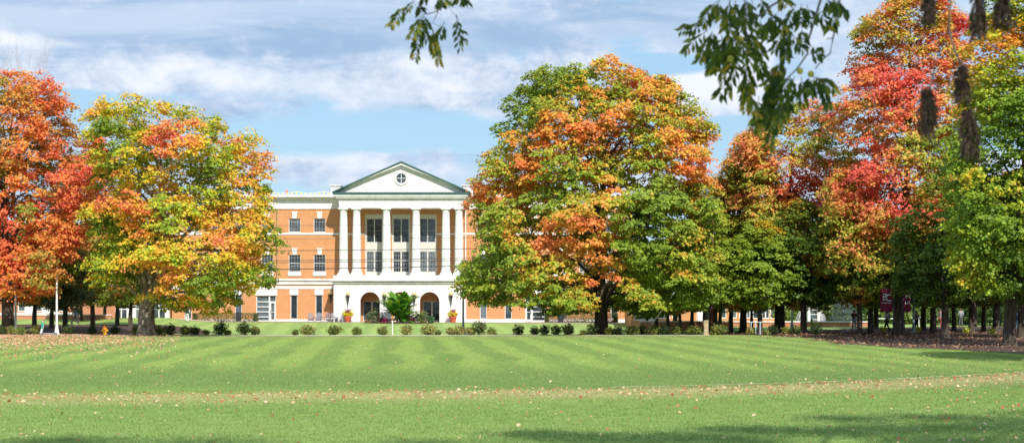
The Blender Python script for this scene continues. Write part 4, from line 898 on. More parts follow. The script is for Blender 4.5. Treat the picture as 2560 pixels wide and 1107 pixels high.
# greenhouse: translucent half dome with a white door
gh = empty('greenhouse', (PX(2027,158),158,0), 0, 'small translucent domed greenhouse with a white framed door behind the low wall', 'greenhouse')
M_poly = mat('polythene', (.50,.47,.52), .25, alpha=.55, spec=.5); M_rib = mat('rib', (.62,.60,.62), .5)
rad = 39.5/F*158; hh_ = PZ(766,158)
v = []; f = []; nu, nv_ = 28, 12
for j in range(nv_+1):
    ph = math.pi/2*j/nv_
    for i in range(nu): t = 2*math.pi*i/nu; v.append((rad*math.cos(ph)*math.cos(t), rad*math.cos(ph)*math.sin(t), hh_*math.sin(ph)))
for j in range(nv_):
    for i in range(nu): f.append((j*nu+i, j*nu+(i+1)%nu, (j+1)*nu+(i+1)%nu, (j+1)*nu+i))
m_ = MB(); m_.add(v, f, True); m_.build('cover', M_poly, gh)
for k in range(7):
    m_ = MB(); t = math.pi*k/7; m_.tube([(rad*1.004*math.cos(p)*math.cos(t), rad*1.004*math.cos(p)*math.sin(t), hh_*1.004*math.sin(p)) for p in np.linspace(0, math.pi, 25)], .022, 5); m_.build('rib', M_rib, gh)
gd = MB(); x0, x1, zt = -.35, .35, 1.95; yy = -rad*.99
gd.box(x0-.25,x0,yy-.06,yy+.5,0,zt+.1); gd.box(x1,x1+.25,yy-.06,yy+.5,0,zt+.1); gd.box(x0,x1,yy-.06,yy+.5,zt,zt+.1); d_ = gd.build('door', M_white, gh)
g_ = MB(); g_.box(x0,x1,yy,yy+.03,.05,zt); g_.build('pane', M_glass, d_); g_ = MB(); [g_.box(x0,x1,yy-.03,yy-.001,z-.03,z+.03) for z in (.1,.6,1.1,1.55)]; g_.build('glazing_bar', M_white, d_)
# ------------------------------------------------------------------ shrub row
SH = [(3,1),(30,0),(52,0),(89,0),(171,1),(231,1),(288,1),(342,0),(399,0),(425,1),(464,0),(487,1),(515,2),(551.6,3),(568,2),(611,3),(637,0),(738,2),(769,4),(836,4),(892,0),(956,0),(1016,0),(1072,4),(1095,2),(1128,0),(1149,0),(1177,0),(1198,3),(1230,0),(1296,1),(1337,1),(1361,1),(1391,1),(1420,3),(1458,2),(1480,1),(1524,0),(1545,1),(1580,4),(1606,1),(1634,0),(1660,1),(1691,0),(1735,4),(1795,4),(1877,0),(1917,2),(1933,1),(1966,0),(1990,1),(2039,1)]
LT = [(0,(.10,.13,.03)),(.4,(.22,.27,.06)),(.7,(.36,.37,.10)),(1,(.42,.26,.12))]; DK = [(0,(.03,.055,.02)),(.5,(.06,.10,.03)),(.85,(.12,.15,.05)),(1,(.2,.2,.08))]
def ordn(i):
    w = 'first second third fourth fifth sixth seventh eighth ninth tenth eleventh twelfth thirteenth fourteenth fifteenth sixteenth seventeenth eighteenth nineteenth'.split()
    tens = {2:'twent',3:'thirt',4:'fort',5:'fift'}
    if i <= 19: return w[i-1]
    a, b = divmod(i, 10); return tens[a]+'ieth' if b == 0 else tens[a]+'y-'+w[b-1]
KN = {0:'small olive green shrub', 1:'dark green shrub', 2:'very small pale shrub', 3:'large dark green shrub', 4:'broad olive green shrub'}
SD = {0:(.38,.33,620),1:(.37,.36,560),2:(.24,.2,300),3:(.46,.47,850),4:(.55,.36,900)}
for i, (x, k) in enumerate(SH):
    D = 114.8 + .5*math.sin(i*2.1) + (2 if 60 < x < 350 else 0); rx, rz, n = SD[k]; sc_ = random.uniform(.8,1.2)
    if x > 1600: D = 115.5+random.random()
    X = PX(x, D); z = gz(X, D); root = empty('shrub', (X, D, z), 0, f'{KN[k]}, {ordn(i+1)} from the left in the row along the lawn', 'shrub', 'row of small shrubs along the lawn edge')
    bush_leaves('foliage', (0,0,rz*.95*sc_), rx*sc_*1.08, rx*sc_, rz*sc_*1.05, n, .105, DK if k in (1,3) else LT, root, seed=100+i, up=.5)
    m_ = MB()
    for q in range(5): a = q*1.3+i; m_.tube([(0,0,-.05),(.12*math.cos(a),.12*math.sin(a),.2),(rx*.6*math.cos(a),rx*.6*math.sin(a),rz*1.1)], [.022,.016,.006], 5)
    m_.build('stem', M_bark, root)
# ------------------------------------------------------------------ mulch mounds at the big trunks
def mound(x, D, rx, h, name='mulch_mound'):
    X = PX(x, D); m_ = MB(); r_ = random.Random(int(x)); n = 48; prof = [(1,0),(.85,.22),(.6,.55),(.35,.8),(.12,1)]
    vs = [(rx*p*(1+.06*math.sin(k*2.3)+.04*math.sin(k*5.1))*math.cos(2*math.pi*k/n), .8*rx*p*math.sin(2*math.pi*k/n), h*q + r_.uniform(-.012,.012)) for p, q in prof for k in range(n)]
    fs = [(i*n+k, i*n+(k+1)%n, (i+1)*n+(k+1)%n, (i+1)*n+k) for i in range(len(prof)-1) for k in range(n)] + [tuple((len(prof)-1)*n+k for k in range(n))]
    m_.add(vs, fs, True); tag(m_.build(name, M_mulch, loc=(X, D, gz(X, D)-.03)), kind='structure')
mound(1503, 121, 1.9, .28); mound(366, 114, 1.6, .18)
# ------------------------------------------------------------------ lamp posts, poles, hydrant, scooter
def lamp_post(x, D, H_, lab, m, white=False):
    X = PX(x, D); root = empty('lamp_post', (X, D, gz(X,D)-.03), 0, lab, 'lamp post', 'lamp posts round the lawn')
    m_ = MB(); m_.lathe([(.25,0),(.25,.10),(.18,.14),(.14,.42),(.10,.62),(.09,.75)], n=12); m_.build('base', m, root)
    m_ = MB(); m_.lathe([(.085,.75),(.075,H_*.6),(.06,H_),(.10,H_+.02),(.10,H_+.1)], n=10); m_.build('pole', m, root)
    m_ = MB(); m_.sphere((0,0,H_+.36), .27, 14, 10); m_.build('globe', M_globe, root); m_ = MB(); m_.lathe([(.12,H_+.58),(.14,H_+.62),(.02,H_+.72)], n=10); m_.build('cap', m, root)
M_lg = mat('light_grey_paint', (.30,.34,.38), .5)
lamp_post(1158, 121.4, 3.7, 'slim grey lamp post on the lawn edge just right of the portico', M_lg)
lamp_post(39, 117, 4.0, 'dark slim lamp post beneath the red maple on the left', M_grey)
lamp_post(142, 116.5, 4.2, 'bright white lamp post between the scooter and the pale trunk', mat('white_pole', (.8,.8,.8), .5))
lamp_post(2284, 122, 4.3, 'grey lamp post right of the burgundy banners', M_lg)
lamp_post(1980, 140, 4.0, 'grey lamp post left of the greenhouse', M_lg)
# banners
M_burg = mat('burgundy_cloth', (.17,.008,.035), .7, var=.15); M_redc = mat('red_cloth', (.5,.02,.04), .7)
def text_obj(txt, size, parent, loc, m, sx=1.0):
    cu = bpy.data.curves.new('lettering', 'FONT'); cu.body = txt; cu.size = size; cu.align_x = 'CENTER'; cu.extrude = .004; cu.materials.append(m)
    t0 = bpy.data.objects.new('t', cu); col.objects.link(t0); bpy.context.view_layer.update(); me = bpy.data.meshes.new_from_object(t0); bpy.data.objects.remove(t0); o = bpy.data.objects.new('lettering', me); col.objects.link(o); o.parent = parent; o.location = loc; o.rotation_euler = (R(90),0,0); o.scale = (sx,1,1); return o
def banner(x0, x1, y0, y1, D, lab, texts, m=M_burg, postx=None):
    X0, X1, Z0, Z1 = PX(x0,D), PX(x1,D), PZ(y1,D), PZ(y0,D); xc = (X0+X1)/2
    root = empty('banner', (xc, D, 0), 0, lab, 'banner'); m_ = MB(); n = 8
    pts = [(X0-xc+(X1-X0)*i/n, .04*math.sin(i*.9)) for i in range(n+1)]
    vs = [(x,y+e,z) for e in (0,.012) for x, y in pts for z in (Z0, Z1)]; k = 2*(n+1)
    m_.add(vs, [(2*i,2*i+2,2*i+3,2*i+1) for i in range(n)] + [(k+2*i,k+2*i+1,k+2*i+3,k+2*i+2) for i in range(n)], True); m_.build('cloth', m, root)
    px0 = (PX(postx, D) if postx else X1+.08) - xc; m_ = MB(); m_.tube([(px0,.05,0),(px0,.05,Z1+.4)], .05, 8); m_.build('post', M_dark, root)
    for z in (Z0, Z1): m_ = MB(); m_.tube([(px0,.05,z),(pts[0][0] if px0 > 0 else pts[-1][0], .05, z)], .018, 6); m_.build('bracket', M_dark, root)
    for tx, sz, dx, dz, sx in texts: text_obj(tx, sz, root, (dx, -.06, Z0+dz), M_white, sx)
banner(2200.5, 2232, 722, 779, 113.5, 'burgundy banner with a white BC monogram between two trunks', [('B', .70, -.13, .83, .9), ('C', .70, .13, .76, .9), ('Bridgewater', .15, 0, .6, 1)])
banner(2259, 2277, 716, 779, 113.8, 'narrow burgundy and red banner with white letters beside the grey lamp post', [('N', .54, .05, .96, 1), ('US', .34, .02, .54, 1)], postx=2257)
banner(6, 14, 742, 790, 128, 'thin red and white banner at the left edge of the photo', [], M_redc, postx=5)
# hydrant
hy = empty('fire_hydrant', (PX(262,113.6), 113.6, 0), 0, 'yellow orange fire hydrant beside the path under the left trees', 'hydrant'); M_hy = mat('hydrant_paint', (.85,.42,.01), .4); M_ho = mat('hydrant_orange', (.8,.2,.01), .4)
m_ = MB(); m_.lathe([(.20,0),(.20,.05),(.13,.06),(.13,.42),(.17,.44),(.17,.48),(.14,.5)], n=16); m_.build('barrel', M_hy, hy)
m_ = MB(); m_.lathe([(.15,.5),(.15,.53),(.12,.62),(.06,.67),(.04,.68),(.04,.74)], n=16); m_.build('bonnet', M_ho, hy)
for sx in (-1,1): m_ = MB(); m_.tube([(sx*.12,0,.36),(sx*.24,0,.36),(sx*.245,0,.36)], [.06,.06,.045], 10); m_.build('outlet', M_hy, hy)
m_ = MB(); m_.tube([(0,-.12,.33),(0,-.25,.33)], .08, 10); m_.build('outlet', M_hy, hy)
# rental scooter
scn = empty('electric_scooter', (PX(110,113.4), 113.4, 0), R(20), 'white and teal electric scooter parked beside the white lamp post', 'scooter'); M_teal = mat('teal_paint', (.03,.35,.32), .4)
m_ = MB(); m_.add([(-.08,-.07,.14),(.70,-.07,.14),(.70,.07,.14),(-.08,.07,.14),(-.08,-.07,.2),(.70,-.07,.2),(.70,.07,.2),(-.08,.07,.2)], [(0,3,2,1),(4,5,6,7),(0,1,5,4),(1,2,6,5),(2,3,7,6),(3,0,4,7)]); m_.build('deck', M_grey, scn)
m_ = MB(); m_.tube([(-.20,0,.18),(-.10,0,.62),(-.04,0,1.08)], [.07,.085,.05], 10); m_.build('steering_column', M_white, scn)
m_ = MB(); m_.tube([(-.135,-.04,.5),(-.075,-.04,.95)], .07, 8); m_.build('side_panel', M_teal, scn)
m_ = MB(); m_.tube([(-.06,-.26,1.12),(-.02,0,1.1),(-.06,.26,1.12)], .025, 8); m_.build('handlebar', M_dark, scn)
for x in (-.22, .80): m_ = MB(); m_.tube([(x,-.03,.11),(x,.03,.11)], .11, 16); w_ = m_.build('wheel', M_dark, scn); m_ = MB(); m_.tube([(x,-.035,.11),(x,.035,.11)], .05, 10); m_.build('rim', M_grey, w_)
# white marker post, yellow marker, stone bollard, rack, red cone
m_ = MB(); m_.lathe([(.055,0),(.05,1.0),(.0505,1.02),(.02,1.06)], n=10); tag(m_.build('marker_post', M_white, loc=(PX(981,116),116,0)), 'thin white marker post in the shrub row below the tropical plant', 'post')
m_ = MB(); m_.add([(-.08,-.03,0),(.08,-.03,0),(.08,.03,0),(-.08,.03,0),(-.14,-.03,1.05),(.02,-.03,1.05),(.02,.03,1.05),(-.14,.03,1.05)], [(0,3,2,1),(4,5,6,7),(0,1,5,4),(1,2,6,5),(2,3,7,6),(3,0,4,7)]); tag(m_.build('marker_post', mat('hi_vis_yellow', (.55,.75,.03), .5), loc=(PX(2031,125),125,0)), 'yellow green marker post leaning before the greenhouse wall', 'post')
m_ = MB(); m_.box(-.15,.15,-.15,.15,0,1.0); m_.box(-.19,.19,-.19,.19,0,.18); m_.box(-.17,.17,-.17,.17,1.0,1.09); tag(m_.build('stone_pillar', mat('sandstone', (.40,.31,.19), .9, var=.2), loc=(PX(1765,114),114,0)), 'short square sandstone pillar standing left of the utility pole', 'pillar')
rk = empty('bike_rack', (PX(1889,116.5),116.5,0), 0, 'blue and white bike rack between two slim trunks right of the pole', 'rack'); M_bl = mat('pale_blue_paint', (.55,.66,.78), .4)
for x in (-.33,0,.33): m_ = MB(); m_.tube([(x,0,0),(x,0,.9)], .035, 8); m_.build('post', M_bl, rk)
m_ = MB(); m_.tube([(-.6,0,.92),(.75,0,.92)], .025, 8); m_.build('rail', M_bl, rk)
# white rail frames (far right)
for (x0, x1, y0, D, lab) in ((2195,2243,796,150,'white rail frame behind the walking person in the patterned jacket'), (2288,2306,793,150,'small white rail frame right of the banners')):
    c = (PX((x0+x1)/2,D), D, 0); root = empty('rail_frame', c, 0, lab, 'railing'); w_ = PX(x1,D)-PX(x0,D); h_ = PZ(y0,D)
    for x in (-w_/2, 0, w_/2): m_ = MB(); m_.tube([(x,0,0),(x,0,h_)], .045, 6); m_.build('post', M_white, root)
    m_ = MB(); m_.tube([(-w_/2,0,h_),(w_/2,0,h_)], .05, 6); m_.build('rail', M_white, root)
# ------------------------------------------------------------------ utility pole with wires
UX, UD = PX(1779,121), 121.
up_ = empty('utility_pole', (UX, UD, 0), 0, 'reddish brown wooden utility pole carrying wires, right of the huge maple', 'utility pole')
m_ = MB(); m_.lathe([(.19,0),(.18,3),(.15,8.7)], n=12); m_.build('pole', mat('pole_wood', (.20,.085,.055), .95, var=.35, scale=5, vscale=(1,1,.2)), up_)
m_ = MB(); m_.tube([(-.24,-.1,0),(-.24,-.1,3.1)], .055, 8); m_.build('conduit', M_grey, up_)
m_ = MB(); m_.box(-1.2,1.2,-.25,-.13,8.2,8.33); m_.build('cross_arm', M_bark, up_)
m_ = MB(); 
for z in (1.9,2.3,2.65): m_.box(-.06,.06,-.215,-.19,z,z+.14)
m_.build('tag', M_white, up_)
def wire(y1, y2, D, th, lab):
    # y1,y2: heights (photo rows) at x=700 and x=1160
    sl_ = (y2-y1)/460; xa, xb = -700, 1779; m_ = MB(); pts = []
    for k in range(41):
        x = xa+(xb-xa)*k/40; y = y1 + sl_*(x-700); sag = ((x-930)/1000)**2*-9 + .5; pts.append((PX(x,D), D, PZ(y+sag, D)))
    xb2 = 3300
    e = pts[-1]; m_.tube(pts, th, 5); tag(m_.build('overhead_wire', mat('cable', (.05,.05,.055), .6)), lab, 'wire', 'overhead wires crossing in front of the building')
for a in [(563.5,561,120.9,.012,'faint topmost overhead wire crossing the upper windows'),(597,594,120.9,.012,'faint overhead wire crossing just below the upper windows'),(626.5,621.5,120.9,.024,'dark overhead wire, third from the top, crossing above the lower windows'),
          (651,645.5,120.7,.022,'upper of the close pair of dark wires crossing the lower windows'),(656,650.5,120.7,.022,'lower of the close pair of dark wires crossing the lower windows'),(673,664.5,120.9,.032,'thick lowest overhead wire crossing the lower windows')]: wire(*a)
# guy wire with pale guard
gx0, gx1 = PX(1612,116), PX(1692,116)
gw = empty('guy_wire', (gx0, 116, 0), 0, 'slanting stay wire in a pale guard left of the utility pole', 'guy wire')
a_, b_ = Vector((0,0,.05)), Vector((gx1-gx0,.5,3.25)); m_ = MB(); m_.tube([a_+(b_-a_)*.0, a_+(b_-a_)*.98], .04, 8); m_.build('guard', mat('pale_guard', (.55,.58,.52), .5), gw); m_ = MB(); m_.tube([a_+(b_-a_)*.98, Vector((UX-.1-gx0,1.0,(UX-gx0)/(gx1-gx0)*3.25))], .012, 5); m_.build('cable', M_grey, gw)
# ------------------------------------------------------------------ smaller trees in rows
def small_variant(seed, H_, Rr, zb, stops, nclump=210, per=62, leaf=.27, tr=.2, b0=0.):
    prof = [(zb, -Rr*.45, Rr*.45),(zb+.6,-Rr*.85,Rr*.85),(zb+2,-Rr,Rr),(zb+(H_-zb)*.5,-Rr*.98,Rr*.95),(zb+(H_-zb)*.75,-Rr*.75,Rr*.7),(zb+(H_-zb)*.92,-Rr*.4,Rr*.4),(H_,-.3,.3)]
    return build_tree('maple_tree', (0,0,0), prof, nclump, per, leaf, stops, lambda x,y,z: b0+0*x, seed, None, None, trunk_r=tr, fork=zb+.3, limbs=16, clump=(.6,1.2))
V = {'green': small_variant(51, 9, 3.4, 2.6, S_GR), 'dark green': small_variant(52, 10, 3.6, 2.5, [(-.1,(.07,.12,.02)),(.5,(.14,.22,.03)),(.85,(.30,.34,.05)),(1.05,ORG)], tr=.24), 'orange green': small_variant(53, 9.5, 3.3, 2.8, S_RG, b0=-.05), 'yellow green': small_variant(54, 8.5, 3.2, 2.7, [(-.1,DGR),(.4,GRN),(.7,(.30,.38,.03)),(1,AMB)]),
     'grey olive': small_variant(55, 7.2, 2.4, 2.2, [(-.1,(.07,.09,.05)),(.5,(.15,.17,.09)),(.9,(.26,.27,.15))], nclump=170, leaf=.2)}
used = {k: False for k in V}
def st(kind, x, yb, D=None, sc_=1., rz=0, lab=None, group='rows of smaller maples', trz=1):
    D = D or dist_of(yb); o = copy_tree(V[kind]) if used[kind] else V[kind]; used[kind] = True
    X = PX(x, D); o.location = (X, D, gz(X, D)-.05); o.rotation_euler.z = rz; o.scale = (sc_,)*3; tag(o, lab, 'tree', group); return o
TL = [(86,817,'green',1.0,'thick dark trunk left of the scooter'),(129,820,'dark green',.8,'dark trunk right behind the scooter'),(163,811,'grey olive',1.25,'pale mottled trunk and grey olive leaves left of the hydrant'),(194,808,'dark green',.85,'dark trunk beside the person in dark clothes'),(203,807,'orange green',.85,'slim trunk just right of the person in dark clothes'),
      (262,806,'green',.9,'trunk directly behind the hydrant'),(293,812,'dark green',.85,'trunk right of the hydrant'),(326,815,'yellow green',.95,'dark trunk just left of the thick mottled one'),(309,802,'grey olive',1.2,'pale trunk between two white doors'),
      (438,802,'dark green',.8,'slim trunk near the hedge, left of a close pair'),(450,802,'orange green',.8,'slim trunk near the hedge, right of a close pair')]
for i, (x, yb, k, s_, l_) in enumerate(TL): st(k, x, yb, D={0:138, 2:125}.get(i), sc_=s_*(.82 if i == 2 else 1), rz=i*1.3, lab=f'{k} maple, {l_}', group='smaller maples on the left')
TR = [(1569,806,'green',.7,'slim trunk at the right end of the hedge'),(1618,814,'green',.8,'first thin trunk right of the huge maple'),(1641,818,'dark green',.8,'second thin trunk right of the huge maple'),(1670,819,'yellow green',.85,'thin trunk crossed by the stay wire'),(1688,812,'grey olive',1.2,'pale trunk right of the stay wire'),
      (1700,820,'orange green',.8,'dark trunk beside the pale one near the stay wire'),(1730,816,'green',.9,'flared trunk left of the sandstone pillar'),(1762,815,'dark green',.9,'pale trunk behind the sandstone pillar'),(1789,820,'yellow green',.9,'thick dark trunk just right of the utility pole'),(1800,818,'dark green',.7,'very thin trunk right of the utility pole'),
      (1827,826,'yellow green',.95,'flared trunk left of the bike rack'),(1879,824,'green',.7,'thin trunk behind the bike rack'),(1900,835,'yellow green',.95,'mottled trunk at the right end of the bike rack'),(2009,834,'dark green',1.0,'widely flared trunk left of the greenhouse'),
      (2149,836,'orange green',1.0,'dark trunk beside the person in the brown jacket'),(2176,834,'green',1.0,'trunk next right of the brown-jacketed person'),(2190,821,'dark green',.9,'shaded trunk left of the BC banner'),(2240,822,'dark green',.9,'trunk hidden behind the tall red maple'),(2308,825,'dark green',.95,'thin trunk right of the banner lamp post'),
      (2333,832,'green',1.15,'thick sun-mottled flared trunk'),(2363,846,'dark green',1.05,'pale straight trunk in front of the shade'),(2385,826,'yellow green',.9,'slim trunk with light at its foot'),(2432,832,'dark green',1.25,'thickest dark trunk in the shade'),(2459,828,'green',.9,'slim shaded trunk left of the broad one'),(2491,829,'dark green',1.15,'broad dark trunk near the right edge'),(2554,845,'dark green',1.1,'trunk cut by the right edge')]
for i, (x, yb, k, s_, l_) in enumerate(TR): st(k, x, yb, sc_=s_, rz=i*2.1, lab=f'{k} maple, {l_}', group='smaller maples on the right')
# trees beyond the low wall on the right and behind the left wing
BK = [(1600,200,'dark green',1.1),(1960,185,'green',1.1),(2110,190,'dark green',1.3),(2180,178,'green',1.2),(2215,200,'yellow green',1.4),(2260,185,'green',1.25),(2310,195,'yellow green',1.5),(2350,180,'green',1.2),(2400,190,'dark green',1.5),(2450,175,'yellow green',1.25),(2500,186,'green',1.4),(2555,180,'dark green',1.4),(2600,190,'green',1.4),(1740,198,'dark green',1.3),(1850,200,'green',1.3),(2040,205,'dark green',1.4)]
pl = ['behind the link right of the main building','far left of the greenhouse','behind the blue spruce','beyond the wall left of the BC banner','seen above the first white rail frame','between the two burgundy banners','beyond the small white rail frame','behind the thick sun-mottled trunk','right of the pale straight trunk','behind the broadest dark trunk','near the broad trunk at the right','cut by the right edge, in shade','outside the right edge','above the white wall panel','above the low classroom block','behind the greenhouse']
for i, ((x, D, k, s_), l_) in enumerate(zip(BK, pl)): st(k, x, None, D=D, sc_=s_, rz=i*1.7, lab=f'distant {k} tree {l_}', group='distant trees beyond the low wall').location.z -= 1.8
bt = st('dark green', 1181, None, D=232, sc_=1.0, lab='dark treetop showing behind the roof right of the pediment', group=None); bt.location.z = PZ(458,232)-10
if 'group' in bt: del bt['group']
# blue spruce
sp_ = empty('spruce_tree', (PX(2108,156),156,-.05), 0, 'blue grey spruce behind the low wall right of the greenhouse', 'tree')
r = np.random.default_rng(8); n = 14000; z = 4.4*(1-r.random(n)**.6)*1.0; th = r.uniform(0,6.28,n); layer = .65+.35*np.abs(np.sin(z*5.5)); rr = (4.6-z)/4.6*1.9*layer*(.35+.65*r.random(n)**.4)*(.8+.4*vnoise(np.stack([np.cos(th)*3,np.sin(th)*3,z],-1)+9,1.2))
pos = np.stack([rr*np.cos(th), rr*np.sin(th), .15+z-.12*rr],-1); nr = np.stack([np.cos(th)*.4,np.sin(th)*.4,np.ones(n)],-1)+r.normal(size=(n,3))*.4
leaf_mesh('crown', pos, nr, .13*r.uniform(.6,1.3,n), ramp(r.random(n),[(0,(.07,.11,.10)),(.6,(.16,.22,.21)),(1,(.30,.36,.35))]), parent=sp_, aspect=.35)
m_ = MB(); m_.tube([(0,0,0),(0,0,4.3)], [.14,.02], 8); m_.build('trunk', M_bark, sp_)
# bare treetop above the far left red maple
bt_ = empty('bare_tree', (PX(25,126),126,-.05), 0, 'leafless grey twiggy treetop rising behind the red maple at far left', 'tree'); s_ = F/126
m_ = MB(); r_ = random.Random(4)
def twig(p, d, L_, r0, lev):
    q = p + d*L_; m_.tube([p, p.lerp(q,.5)+Vector((r_.uniform(-.1,.1),r_.uniform(-.1,.1),0))*L_*.3, q], [r0, r0*.75, r0*.5], 5)
    if lev:
        for k in range(4 if lev > 2 else 3):
            nd = (d + Vector((r_.uniform(-.4,.4), r_.uniform(-.4,.4), r_.uniform(0,.3)))).normalized(); twig(p.lerp(q, r_.uniform(.45,1)), nd, L_*r_.uniform(.6,.8), r0*.5, lev-1)
twig(Vector((0,0,0)), Vector((0,0,1)), 8.6, .13, 5); m_.build('trunk', mat('bark_grey', (.36,.30,.28), .9), bt_)
# ------------------------------------------------------------------ fallen leaves
def fallen(name, pts, size, lab, cols, lift=.03):
    n = len(pts); r = np.random.default_rng(n); pos = np.stack([pts[:,0], pts[:,1], ground(pts[:,0], pts[:,1]) + lift + r.random(n)*.05], -1)
    nr = np.stack([r.normal(0,.55,n), -.35+r.normal(0,.5,n), np.ones(n)], -1); v = r.random(n)
    o = leaf_mesh(name, pos, nr, size*np.clip(r.lognormal(0,.35,n),.4,2.2), ramp(v, cols), M_dryleaf, aspect=.9); tag(o, lab, 'fallen leaves', kind='stuff'); return o
LC = [(0,(.30,.08,.04)),(.25,(.45,.11,.06)),(.45,(.52,.25,.11)),(.75,(.58,.41,.23)),(1,(.68,.54,.35))]
r = np.random.default_rng(77)
def rnd(n, y0, y1, dens=None, x0=-.34, x1=.34, wx_=1.5):
    y = y0+(y1-y0)*r.random(n*4); x = r.uniform(x0, x1, n*4)*y*1.0; keep = r.random(n*4) < (dens(x, y) if dens else 1); return np.stack([x[keep], y[keep]], -1)[:n]
P1 = rnd(3600, 27, 112, lambda x, y: (.25 + .75*sm(x/y, .1, .3) + .6*(1-sm(x/y, -.3, -.05))*sm(y,50,75))*(.4+vnoise(np.stack([x,y,0*x],-1),.5)))
xb = r.uniform(-16, 20, 2600); yb = 45.4+.17*xb+.023*xb*np.maximum(xb,0) - np.abs(r.normal(0,2.8,2600)) + .3
fallen('fallen_leaves', np.concatenate([P1, np.stack([xb,yb],-1)]), .056, 'scattered red, brown and pale dry maple leaves across the lawn', LC)
NL = 36000; xl_ = r.uniform(-1.2,1.2,NL); yl = 62+54*r.random(NL)**.75; X_ = -yl*.30 + xl_*yl*.085 - 1; dn = sm(yl, 62, 108)**1.6*(1-sm(X_/yl, -.30, -.17))*(.25+1.0*vnoise(np.stack([X_,yl,0*yl],-1),.3)); k = r.random(NL) < dn
fallen('leaf_carpet', np.stack([X_[k], yl[k]],-1), .088, 'thick carpet of pinkish dry leaves beneath the red maple on the left', [(0,(.28,.12,.06)),(.3,(.50,.22,.12)),(.7,(.62,.36,.22)),(1,(.72,.49,.33))])
xm = r.uniform(14, 60, 9000); ym = r.uniform(84, 132, 9000); k = np.array([bool(mulch_mask(a, b)) or q < .03 for a, b, q in zip(xm, ym, r.random(9000))])
fallen('mulch_leaves', np.stack([xm[k], ym[k]],-1), .10, 'brown and tan dead leaves lying on the mulch under the right trees', [(0,(.14,.06,.03)),(.5,(.32,.16,.09)),(1,(.58,.36,.22))], .05)
# ------------------------------------------------------------------ worn painted line on the lawn
v = []; f = []
xsn = np.linspace(2.6, 26, 90)
for i, x in enumerate(xsn): y = 45.4+.17*x+.023*x*x; w = .06+.025*math.sin(i*.9)*math.sin(i*.37); v += [(x,y-w,.072),(x,y+w,.072)]
for i in range(89):
    if (i*7) % 11 > 1: f.append((2*i,2*i+2,2*i+3,2*i+1))
me = bpy.data.meshes.new('painted_line'); me.from_pydata(v, [], f); tag(link_mesh(me, 'painted_line', mat=mat('old_line_paint', (.62,.56,.36), .9, var=.25, scale=4)), 'faded pale line worn across the lawn', kind='structure')
